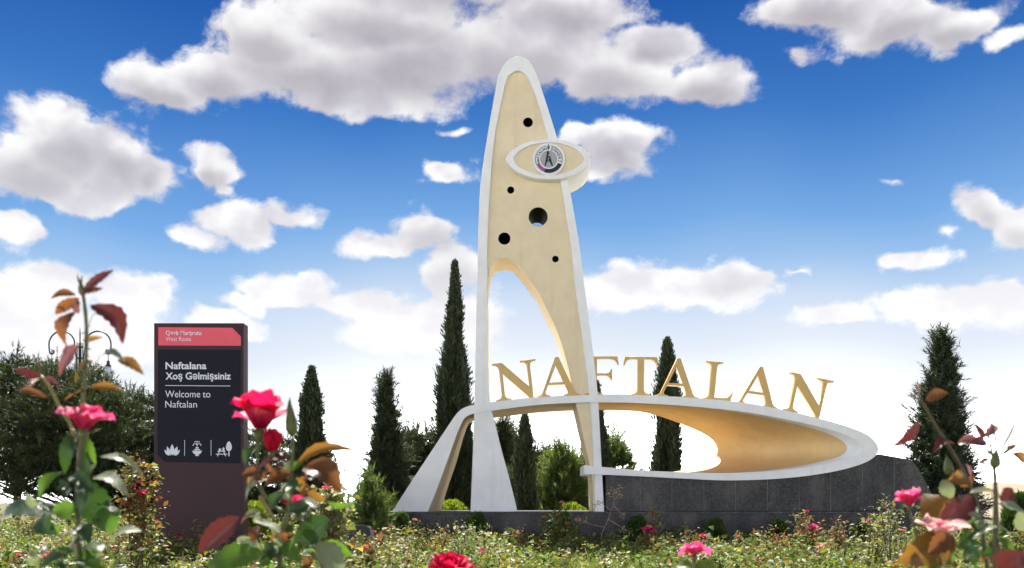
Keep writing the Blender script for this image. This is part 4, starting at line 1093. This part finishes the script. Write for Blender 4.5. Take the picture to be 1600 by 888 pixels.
def build_bushes():
    rose_bush(876, 17.6, [(862,800),(885,808),(897,818),(868,815)], [(877,785,4.6,'salmon'),(873,803,4,'salmon'),(850,808,4.4,'salmon'),(886,818,4.6,'salmon'),(879,829,4.6,'pale'),(900,812,4,'salmon'),(860,832,4,'salmon')], 'tall bush of small salmon pink roses before the granite', 101, dens=1.6, tint='green')
    rose_bush(650, 17.4, [(640,822),(658,828)], [(648,812,4.4,'salmon')], 'bush with one salmon bloom at the left end of the plinth', 102, dens=1.2)
    rose_bush(595, 16.6, [(605,826)], [(585,831,4.5,'red'),(599,833,4.8,'hotpink'),(584,848,5,'red'),(612,822,3,'red')], 'bush with small red and pink blooms right of the floodlight', 103, dens=1.2)
    rose_bush(745, 13.5, [(735,826),(722,822),(760,832)], [(752,862,11,'hotpink',.5)], 'bush with one magenta bloom and pale leaves under the left tower leg', 104, dens=1.3, tint='pale')
    rose_bush(1012, 15.2, [(1024,793),(1020,806),(1000,842)], [(1013,828,12.5,'hotpink',0)], 'bush with a hot pink bloom below the middle of the granite', 105, dens=1.1, tint='rust')
    rose_bush(1098, 15.6, [(1075,828),(1062,838),(1110,842)], [(1099,838,9,'hotpink',.2)], 'bush with a frilly hot pink bloom left of the two-headed thuja', 106, dens=1.2, tint='rust')
    rose_bush(1152, 17.2, [(1160,842)], [(1152,838,4.6,'red')], 'bush with one tiny red bloom right of the two-headed thuja', 107)
    rose_bush(1218, 16.4, [(1207,822),(1192,832),(1230,848)], [(1215,838,4.8,'red'),(1227,840,4.8,'red')], 'bush with two red blooms close together before the granite', 108, tint='rust')
    rose_bush(1264, 15.8, [(1248,800),(1254,812),(1287,826),(1290,840)], [(1270,824,10.5,'pink',0),(1261,799,4,'red')], 'tall bush with a bright pink bloom at the granite joint', 109, dens=1.3, tint='rust')
    rose_bush(1282, 13.2, [(1296,850)], [(1281,854,7.5,'salmon')], 'bush with a faded orange bloom low in the right bed', 110, tint='rust')
    rose_bush(1312, 16.2, [(1306,810),(1316,822),(1300,830)], [(1317,842,3.6,'red'),(1304,818,2.6,'crimson')], 'thin rusty bush with a tiny red bloom on the right', 111, tint='rust')
    rose_bush(1362, 14.0, [(1356,805),(1368,815),(1380,802),(1372,825),(1390,830)], [(1358,813,4.6,'pink'),(1388,800,4,'pink')], 'tall sparse bush of pale leaves left of the pink foreground rose', 112, dens=.8, tint='pale')
    rose_bush(1385, 12.4, [(1378,780),(1392,784),(1400,800),(1388,820)], [(1409,829,5,'pink')], 'tallest bush at the right end of the granite wall', 113, dens=.8, tint='pale')
    rose_bush(1182, 12.6, [(1175,868),(1190,862),(1200,872)], [(1182,874,8,'crimson')], 'dark red leaved bush with a crimson bloom at bottom right', 114, tint='rust')
    rose_bush(1050, 11.8, [(1062,872)], [(1052,876,10,'red'),(1039,884,8,'red')], 'bush with bright red blooms beside the big pink rose', 115)
    rose_bush(214, 10.5, [(205,720),(218,716),(230,724),(236,732),(192,735),(222,745),(210,740)], [(212,762,9,'crimson'),(224,770,10,'hotpink'),(206,772,9,'crimson'),(218,757,7,'crimson')], 'tall bush with crimson blooms and rusty top leaves left of the sign', 116, dens=.8, tint='rust', leaf=.06)
    rose_bush(53, 17.5, [(45,806),(62,812)], [(53,801,5.5,'red'),(40,815,4,'salmon')], 'bush with a red bloom by the pine trunks at far left', 117, tint='pale', dens=1.5)
    rose_bush(35, 11.6, [(20,858)], [(35,868,11,'red'),(22,880,6,'hotpink')], 'bush with one wide red bloom at bottom left', 118)
    rose_bush(76, 11.6, [(88,856)], [(76,868,11,'hotpink')], 'bush with one wide crimson pink bloom left of the tall rose stem', 119)
    rose_bush(115, 13.5, [(108,838),(98,842)], [(115,852,6,'pink'),(108,832,5,'salmon')], 'bush with two small pink blooms just left of the tall rose stem', 120)
    rose_bush(172, 13.2, [(160,828),(185,835)], [(165,834,5,'red'),(180,856,5,'hotpink'),(186,842,4,'pink')], 'bush with three little blooms between the tall stem and the sign', 121)
    rose_bush(268, 12.4, [(255,842),(290,838)], [(264,855,6,'red'),(280,836,5,'red')], 'bush with two red blooms in front of the sign base', 122)
    rose_bush(225, 11.2, [(232,800),(222,812),(240,830),(215,828)], [(205,866,5,'red')], 'tall leafy yellow green bush in front of the left sign edge', 123, tint='green', dens=1.4)
    rose_bush(512, 8.0, [(518,758),(524,768),(506,772),(516,785)], [(510,762,8,'hotpink'),(528,757,6,'pink')], 'bush with broad pale leaves and pink blooms behind the middle rose', 124, tint='pale', dens=1.1, leaf=.085)
    rose_bush(330, 12.8, [(322,838),(345,836),(360,842)], [(352,852,4,'crimson')], 'low bush in front of the sign base, rusty brown leaves', 125, tint='rust')
    rose_bush(505, 13.5, [(500,832),(515,838)], [(512,842,7,'red'),(525,846,5,'red')], 'bush with red blooms left of the floodlight', 126)
    rose_bush(690, 16.0, [(688,824),(694,830),(700,836)], [], 'small bush with a rusty top shoot before the plinth', 127, tint='rust')
    rose_bush(812, 16.4, [(812,824),(806,832),(838,838)], [], 'small bush with upright brown shoots right of the tower leg', 128, tint='rust')
    rose_bush(1447, 13.0, [(1440,800),(1452,812)], [(1560,842,6,'pale')], 'leafy bush behind the right foreground roses', 129, dens=1.5)
    rose_bush(1575, 11.0, [(1565,842),(1590,838)], [(1566,850,6,'pale'),(1590,826,6,'salmon')], 'bush with pale pink blooms at the right edge', 130, dens=1.4)
    rose_bush(450, 12.5, [(440,828),(462,832),(480,838)], [(470,846,6,'hotpink')], 'bush with a pink bloom behind the middle rose stems', 131)
    rose_bush(562, 10.3, [(552,846),(566,842),(578,848),(545,850)], [(571,856,6,'red')], 'bush with rusty shoots right in front of the floodlight', 132, tint='rust', dens=2.0)
    # dried weed stalk before the granite
    d = 15.5; r = thing('dry_weed', (P(940, 0, d).x, d, 0), 'dry brown branching weed stalk in front of the granite', 'weed')
    tw = [[(937,905),(940,835),(950,812),(958,790),(962,768)],[(945,824),(925,820),(905,812)],[(950,812),(968,822),(985,832)],[(955,798),(945,790),(935,782),(931,792)],[(958,790),(968,800),(975,806)],[(962,768),(955,760),(952,772)],[(962,768),(968,762)],[(960,780),(970,776)]]
    link('stalk', tubes_mesh('stalk', [([P(x, y, d + .02 * i) for x, y in q], [.008 - .0012 * min(4, k) for k in range(len(q))]) for i, q in enumerate(tw)], 5), M['dry_stalk'], r)
    rng = np.random.default_rng(8); ends = [q[-1] for q in tw] + [(915,816),(976,828),(938,785),(964,772)]
    pp = np.concatenate([np.array(P(x, y, d)) + rng.normal(size=(22, 3)) * .028 for x, y in ends])
    V, F, C = small_leaves(pp, np.full(len(pp), .03), rng, np.array([(.36, .26, .16), (.28, .18, .10), (.42, .33, .22)]), np.array([.4, .3, .3]), 1.5)
    link('seed_head', mesh_np('seed', V, F, False, None, C), M['bed_leaf'], r)
build_bushes()

# ------------------------------------------------------------------ foreground roses, close to the lens
def stem_px(name, pts, d, w, parent, mat='stem_green', dz=0.0):
    c = catmull(pts, 4); n = len(c)
    P3 = [P(x, y, d + dz * i / n) for i, (x, y) in enumerate(c)]
    ws = np.interp(np.linspace(0, 1, n), np.linspace(0, 1, len(w)), w)
    return link(name, tubes_mesh(name, [(P3, [S(k, d) * (1 + .10 * math.sin(i * 2.1)) for i, k in enumerate(ws)])], 8), M[mat], parent)
def thorns(pts, d, parent, w=4):
    specs = []
    for i, (x, y, s) in enumerate(pts):
        specs.append(([P(x, y, d), P(x + s * w * .6, y + 1, d), P(x + s * w * 1.5, y + 2.5, d)], [S(1.4, d), S(.8, d), S(.1, d)]))
    for sp in specs: link('thorn', tubes_mesh('thorn', [sp], 5), M['leaf_maroon'], parent)
def leaves_px(rows, d, parent, seed):
    rng = np.random.default_rng(seed)
    for r in rows:
        bx, by, tx, ty, w, mt = r[:6]; o = r[6] if len(r) > 6 else {}
        db = d + rng.uniform(-.02, .02) + o.get('dd', 0); dt = db + o.get('dz', rng.uniform(-.03, .03))
        nrm = np.array(o.get('n', (rng.normal() * .35, -1, .35 + rng.normal() * .35)))
        leaf_obj(P(bx, by, db), P(tx, ty, dt), S(w, d) * 1.12, nrm, mt, parent, fold=o.get('fold', rng.uniform(.2, .6)), curl=o.get('curl', rng.uniform(.02, .26)), bend=o.get('bend', rng.uniform(-.06, .06)))
def extra_leaves(pts, d, parent, seed, mats, size=(16, 26)):
    """smaller leaflets in threes along a stem given in photograph pixels"""
    rng = np.random.default_rng(seed); rows = []
    for (x, y) in pts:
        a = rng.uniform(0, 2 * PI); mt = mats[rng.integers(len(mats))]
        for da in (-.8, 0, .8):
            L = rng.uniform(*size); b = a + da + rng.normal() * .15; o = 6 if da == 0 else 3
            rows.append((x + o * math.cos(b), y + o * math.sin(b), x + (L + o) * math.cos(b), y + (L + o) * .8 * math.sin(b), L * rng.uniform(.42, .6), mt, dict(n=(rng.normal() * .5, -1, .5 + rng.normal() * .6), dd=rng.uniform(-.05, .06))))
    leaves_px(rows, d, parent, seed)
def bud(parent, base, tip, w, d, mat='stem_green', petal=None, sep=()):
    b, t = P(*base, d), P(*tip, d); ax = (t - b); L = ax.length
    prof = [(.12, 0), (.34, .06), (.5, .2), (.46, .42), (.3, .66), (.12, .88), (.01, 1)]
    me = lathe_mesh([(r * S(w, d), z * L) for r, z in prof], 12); Mx = axis_matrix(ax)
    for v in me.vertices: v.co = Vector(Mx @ np.array(v.co)) + b
    o = link('bud', me, M[mat], parent)
    for (bx, by, tx, ty, ww) in sep: leaf_obj(P(bx, by, d - .006), P(tx, ty, d - .004), S(ww, d), (0, -1, .1), 'stem_green', o, serr=0, curl=.1, ns=6)
    return o

def build_foreground():
    # ---- tall stem on the left
    d = 1.32
    r = thing('rose_plant', P(126, 905, d), 'tall blurred rose stem at left with bronze leaves and one pink bloom', 'rose plant', 'foreground roses')
    stem_px('stem', [(124,905),(122,800),(123,740),(127,650),(134,570),(135,510),(131,468),(128,455)], d, [4.4,4.2,4,3.6,3.2,3,2.8,2.2], r, 'stem_green')
    stem_px('stem', [(121,700),(112,668),(95,640),(78,606),(64,588)], d, [3,2.8,2.6,2.6,2], r, 'stem_yellow')
    stem_px('stem', [(138,588),(146,572),(156,560)], d, [.9,.7,.6], r, 'leaf_mauve'); stem_px('stem', [(139,512),(143,496),(150,488)], d, [.8,.6,.5], r, 'stem_yellow')
    thorns([(138,556,1),(131,520,-1),(121,690,-1),(127,770,1),(120,835,-1),(139,545,1)], d, r)
    bud(r, (129,462), (125,436), 11, d, 'stem_green', None, [(126,448,121,427,3),(128,448,129,429,3)])
    leaves_px([
     (130,459,178,422,13,'leaf_maroon',dict(n=(.2,-1,.2),bend=-.05)),(125,460,161,451,13,'leaf_bronze',dict(bend=.10)),(119,461,79,467,11,'leaf_bronze',dict(bend=.14)),(124,466,86,491,15,'leaf_bronze',dict(n=(.3,-1,-.2))),
     (122,470,123,491,16,'leaf_mauve'),(118,487,105,542,22,'leaf_bronze',dict(bend=.08,n=(-.3,-1,0))),(141,477,192,538,27,'leaf_maroon',dict(bend=-.24,curl=.12,n=(.1,-1,.35))),
     (129,533,161,527,8,'leaf_ochre'),(123,541,93,588,30,'leaf_mauve',dict(n=(-.2,-1,.5),fold=.4)),(153,560,196,566,17,'leaf_glint',dict(n=(0,-.6,1))),(184,562,225,586,15,'leaf_ochre',dict(n=(0,-1,.1),bend=-.1)),
     (146,565,119,600,17,'leaf_ochre'),(141,606,191,611,12,'leaf_ochre',dict(bend=-.08)),(138,607,100,627,8,'leaf_bronze',dict(n=(0,-.5,1))),
     (63,590,20,575,11,'leaf_maroon'),(65,590,67,557,8,'leaf_maroon'),(66,592,92,602,10,'leaf_mauve'),(74,622,27,612,10,'leaf_bronze'),(62,592,44,606,10,'leaf_mauve'),
     (116,671,101,742,19,'leaf_dark',dict(n=(.3,-1,0))),(156,714,225,746,14,'leaf_glint',dict(n=(.1,-.7,.9))),(150,726,137,745,10,'leaf_glint'),(134,750,150,820,44,'leaf_dark',dict(n=(.5,-1,.25),fold=.5,curl=.1)),
     (144,748,201,776,24,'leaf_glint',dict(n=(.1,-.6,1),fold=.3)),(98,738,62,782,22,'leaf_green'),(121,792,82,799,26,'leaf_green',dict(n=(0,-1,.1))),(92,802,-2,816,38,'leaf_dark',dict(n=(0,-.8,.8),fold=.15)),
     (64,808,90,836,30,'leaf_dark'),(170,790,173,836,38,'leaf_green',dict(n=(.1,-1,.0),fold=.15)),(176,847,222,830,24,'leaf_glint',dict(n=(0,-.6,1))),(174,848,149,877,19,'leaf_glint',dict(n=(-.4,-.6,.8))),(162,850,130,878,22,'leaf_green'),
     (128,700,140,748,16,'leaf_dark'),(110,745,148,770,22,'leaf_dark'),(118,860,60,892,22,'leaf_dark',dict(n=(0,-.7,.7))),(124,862,170,895,22,'leaf_green'),(60,790,40,770,14,'leaf_glint'),
     (130,680,150,726,14,'leaf_green'),(128,820,140,850,20,'leaf_dark')], d, r, 71)
    extra_leaves([(112,760),(136,772),(118,806),(132,838),(110,846),(140,880),(104,876),(90,815),(150,790),(66,870),(128,860)], d, r, 81, ['leaf_dark','leaf_green','leaf_dark','leaf_glint'])
    rng = np.random.default_rng(3)
    stem_px('stem', [(122,730),(126,700),(130,678)], d - .03, [3.2,3.2,3.5], r, 'stem_brown')
    bloom(r, P(131,671,d-.03), (.12,-.12,1), S(54,d), [(6,70,10,.95,.8,.25,'petal_pink',0),(5,42,30,.85,.75,.3,'petal_hotpink',0),(3,30,20,.5,.45,.4,'petal_crimson',0)], rng, 'wide open hot pink rose on the tall left stem')

    # ---- red rose plant beside the sign
    d = 1.5
    r = thing('rose_plant', P(440, 905, d), 'blurred rose plant right of the sign with two red blooms and a green bud', 'rose plant', 'foreground roses')
    stem_px('stem', [(437,905),(438,846),(446,815),(452,790),(454,746),(457,713),(457,676)], d, [4.6,4.4,4,3.6,3.2,2.6,2.2], r, 'stem_green')
    stem_px('stem', [(449,800),(425,790),(404,755),(402,715),(404,674)], d, [3.4,3.2,3,2.8,2.6], r, 'stem_green')
    stem_px('stem', [(430,812),(418,795),(406,775)], d - .02, [2.8,2.8,3.2], r, 'stem_yellow')
    stem_px('stem', [(452,752),(438,728),(427,706)], d, [2.4,2.2,2], r, 'stem_green'); stem_px('stem', [(456,790),(466,798),(470,792)], d, [2.2,2,2], r, 'stem_brown')
    bud(r, (457,682), (452,624), 20, d, 'stem_green', None, [(455,676,453,620,10),(460,676,456,640,8)])
    leaves_px([
     (462,727,556,704,17,'leaf_ochre',dict(n=(0,-.9,.4),bend=-.1)),(474,731,534,770,38,'leaf_bronze',dict(n=(.1,-.9,.5),bend=-.12,fold=.4)),(486,735,516,760,20,'leaf_glint',dict(dd=-.03,n=(.1,-.5,1))),(457,742,414,760,22,'leaf_bronze'),
     (434,717,404,734,13,'leaf_mauve'),(410,736,378,742,17,'leaf_bronze'),(421,749,384,783,17,'leaf_glint',dict(n=(-.2,-.6,.9))),(512,785,553,786,9,'leaf_green'),(514,810,459,848,38,'leaf_dark',dict(n=(.2,-1,.3),fold=.15)),
     (496,848,537,902,40,'leaf_glint',dict(n=(.4,-.8,.5),fold=.35)),(502,850,550,868,24,'leaf_green',dict(n=(0,-1,.0))),(398,813,446,832,17,'leaf_glint',dict(n=(0,-.5,1))),(405,806,376,820,12,'leaf_bronze'),(404,822,398,848,18,'leaf_bronze'),
     (414,866,322,884,36,'leaf_green',dict(n=(0,-.9,.5),fold=.12,dd=-.1)),(400,856,330,868,22,'leaf_dark',dict(dd=-.05,n=(0,-.5,1))),(374,808,310,864,27,'leaf_maroon',dict(dd=-.25,n=(.1,-1,.2))),(455,760,478,745,16,'leaf_ochre'),
     (452,735,474,722,12,'leaf_green'),(438,700,430,676,7,'leaf_green'),(446,770,416,800,20,'leaf_dark'),(452,800,486,790,22,'leaf_dark'),(440,850,408,880,24,'leaf_dark'),(442,845,470,880,22,'leaf_green'),(446,830,430,858,16,'leaf_glint'),
     (465,782,500,800,20,'leaf_dark'),(400,700,382,726,16,'leaf_dark'),(398,735,388,760,12,'leaf_ochre'),(455,720,442,745,14,'leaf_glint'),(470,830,500,850,18,'leaf_green'),(480,770,510,782,12,'leaf_ochre')], d, r, 72)
    extra_leaves([(440,770),(462,770),(430,830),(456,838),(470,862),(425,876),(452,886),(480,812),(410,800),(490,880),(405,870),(396,840)], d, r, 82, ['leaf_dark','leaf_bronze','leaf_green','leaf_glint','leaf_dark'])
    extra_leaves([(446,722),(430,740),(470,752),(412,752),(488,760)], d, r, 92, ['leaf_bronze','leaf_ochre','leaf_maroon'], (14, 22))
    rng = np.random.default_rng(12)
    bloom(r, P(406,671,d), (.12,-.12,1), S(66,d), [(5,46,10,1.0,.85,.3,'petal_red',.9),(4,24,10,.9,.75,.45,'petal_red',.6),(3,74,14,.9,.6,.2,'petal_hotpink',.9)], rng, 'large open red rose at the sign edge')
    bloom(r, P(425,706,d-.02), (.05,-.1,1), S(34,d), [(5,20,8,1.0,.95,.5,'petal_red',.2),(4,10,5,.9,.8,.6,'petal_red',0)], rng, 'half closed small red rose')
    bloom(r, P(466,800,d+.04), (.1,-.5,.8), S(34,d), [(5,45,15,1.0,.9,.4,'petal_crimson',0),(5,22,8,.85,.8,.5,'petal_hotpink',0)], rng, 'dark crimson rose among the leaves')

    # ---- right group: two stems
    d = 1.62
    r = thing('rose_plant', P(1535, 905, d), 'blurred rose plant at right with leaning bare stem and two pale pink blooms', 'rose plant', 'foreground roses')
    stem_px('stem', [(1545,905),(1538,850),(1527,791),(1511,748),(1491,711),(1467,674),(1445,636),(1432,612)], d, [3.4,3.3,3,2.8,2.7,2.7,2.4,1.5], r, 'stem_brown')
    stem_px('stem', [(1470,905),(1466,860),(1468,838)], d - .05, [2.6,2.4,2.6], r, 'stem_green'); stem_px('stem', [(1448,905),(1440,860),(1430,830),(1420,793)], d, [2.2,2.2,2,2], r, 'stem_green')
    bud(r, (1484,742), (1479,712), 15, d, 'stem_green', None, [(1480,738,1479,712,5),(1486,738,1483,716,5)])
    leaves_px([
     (1447,627,1483,615,17,'leaf_bronze'),(1437,657,1394,698,17,'leaf_maroon',dict(bend=.06)),(1431,622,1416,609,7,'leaf_maroon'),(1434,622,1428,598,7,'leaf_bronze'),(1491,694,1458,708,17,'leaf_maroon',dict(n=(0,-.6,1))),
     (1496,694,1533,690,14,'leaf_mauve'),(1511,748,1480,752,22,'leaf_ochre'),(1482,822,1442,772,42,'leaf_ochre',dict(fold=.15,n=(-.1,-1,.1))),(1522,777,1463,822,36,'leaf_maroon',dict(n=(.1,-1,.3),dd=-.03)),(1472,750,1488,780,20,'leaf_glint'),
     (1494,847,1402,880,46,'leaf_ochre',dict(n=(0,-1,.1),fold=.15,dd=-.05)),(1490,838,1450,866,26,'leaf_bronze',dict(dd=-.08)),(1514,842,1522,884,32,'leaf_dark',dict(n=(.2,-1,.4))),(1494,821,1526,820,15,'leaf_green'),(1492,800,1524,800,24,'leaf_glint'),
     (1500,760,1522,742,13,'leaf_bronze'),(1508,725,1515,752,10,'leaf_mauve'),(1527,791,1506,838,18,'leaf_green'),(1470,860,1490,892,26,'leaf_green'),(1466,862,1440,895,26,'leaf_green'),(1532,830,1500,862,14,'leaf_dark'),(1436,850,1418,880,16,'leaf_green')], d, r, 73)
    extra_leaves([(1540,860),(1500,880),(1470,880),(1455,850),(1520,850),(1430,870),(1535,810)], d, r, 83, ['leaf_dark','leaf_green','leaf_ochre','leaf_glint'])
    rng = np.random.default_rng(31)
    bloom(r, P(1421,790,d), (-.12,-.1,1), S(31,d), [(5,40,12,1.0,.95,.4,'petal_pink',0),(5,22,10,.85,.8,.5,'petal_pink',0),(3,62,10,.9,.8,.3,'petal_pink',0)], rng, 'small cupped pink rose')
    bloom(r, P(1469,838,d-.05), (0,-.25,1), S(46,d), [(6,74,6,1.0,.75,.25,'petal_pale',0),(5,45,15,.7,.65,.35,'petal_pale',0),(4,25,10,.45,.5,.5,'petal_hotpink',0)], rng, 'wide open pale pink rose with magenta heart')
    d = 1.5
    r = thing('rose_plant', P(1556, 905, d), 'blurred upright rose stem with a spent flower head at the right edge', 'rose plant', 'foreground roses')
    stem_px('stem', [(1556,905),(1556,850),(1556,791),(1555,751),(1553,727)], d, [5.5,5,4,3.2,3], r, 'stem_brown')
    stem_px('stem', [(1552,724),(1548,697),(1541,670)], d, [2.2,2,1.6], r, 'stem_yellow')
    bud(r, (1554,732), (1557,700), 17, d, 'stem_green', None, [(1555,708,1551,663,4),(1560,708,1589,652,5),(1562,712,1586,695,6),(1549,712,1540,702,7)])
    leaves_px([
     (1536,688,1520,661,11,'leaf_maroon'),(1538,684,1549,661,14,'leaf_mauve'),(1541,690,1512,694,15,'leaf_maroon'),(1602,724,1579,709,17,'leaf_ochre'),(1572,700,1590,694,9,'leaf_mauve'),(1514,771,1568,789,17,'leaf_glint',dict(n=(0,-.4,1))),
     (1560,787,1606,806,24,'leaf_glint',dict(n=(0,-.5,1))),(1527,838,1580,834,14,'leaf_glint',dict(n=(0,-.4,1))),(1562,782,1582,763,24,'leaf_maroon'),(1560,890,1600,862,42,'leaf_maroon',dict(dd=-.1,n=(0,-1,.2))),(1590,800,1604,830,24,'leaf_glint'),
     (1556,840,1534,870,20,'leaf_dark'),(1558,840,1585,868,16,'leaf_green'),(1546,718,1530,726,8,'leaf_bronze')], d, r, 74)

    # ---- two single blooms at the bottom edge
    d = 1.9
    r = thing('rose_plant', P(703, 920, d), 'big blurred red rose at the bottom edge left of centre', 'rose plant', 'foreground roses')
    stem_px('stem', [(706,960),(705,930),(704,900)], d, [3,3,3], r)
    rng = np.random.default_rng(44)
    bloom(r, P(704,898,d), (0,-.45,.9), S(42,d), [(5,74,-8,.95,.95,.35,'petal_red',0),(5,52,10,.95,.9,.4,'petal_red',0),(5,32,12,.85,.8,.45,'petal_red',0),(4,14,6,.75,.6,.6,'petal_red',0)], rng)
    leaves_px([(704,925,660,945,26,'leaf_dark'),(706,925,750,940,26,'leaf_green')], d, r, 75)
    d = 2.3
    r = thing('rose_plant', P(1085, 930, d), 'big blurred pink rose with drooping petals at the bottom right of centre', 'rose plant', 'foreground roses')
    stem_px('stem', [(1082,960),(1083,910),(1085,872)], d, [2.6,2.6,2.8], r)
    bloom(r, P(1085,868,d), (.05,.25,1), S(30,d), [(6,86,28,1.0,.72,.2,'petal_pink',0),(5,58,20,.8,.66,.3,'petal_hotpink',0),(4,25,10,.6,.5,.5,'petal_hotpink',0)], rng)
    leaves_px([(1082,888,1055,884,18,'leaf_green'),(1084,890,1118,882,18,'leaf_green'),(1080,905,1050,925,20,'leaf_dark')], d, r, 76)
build_foreground()
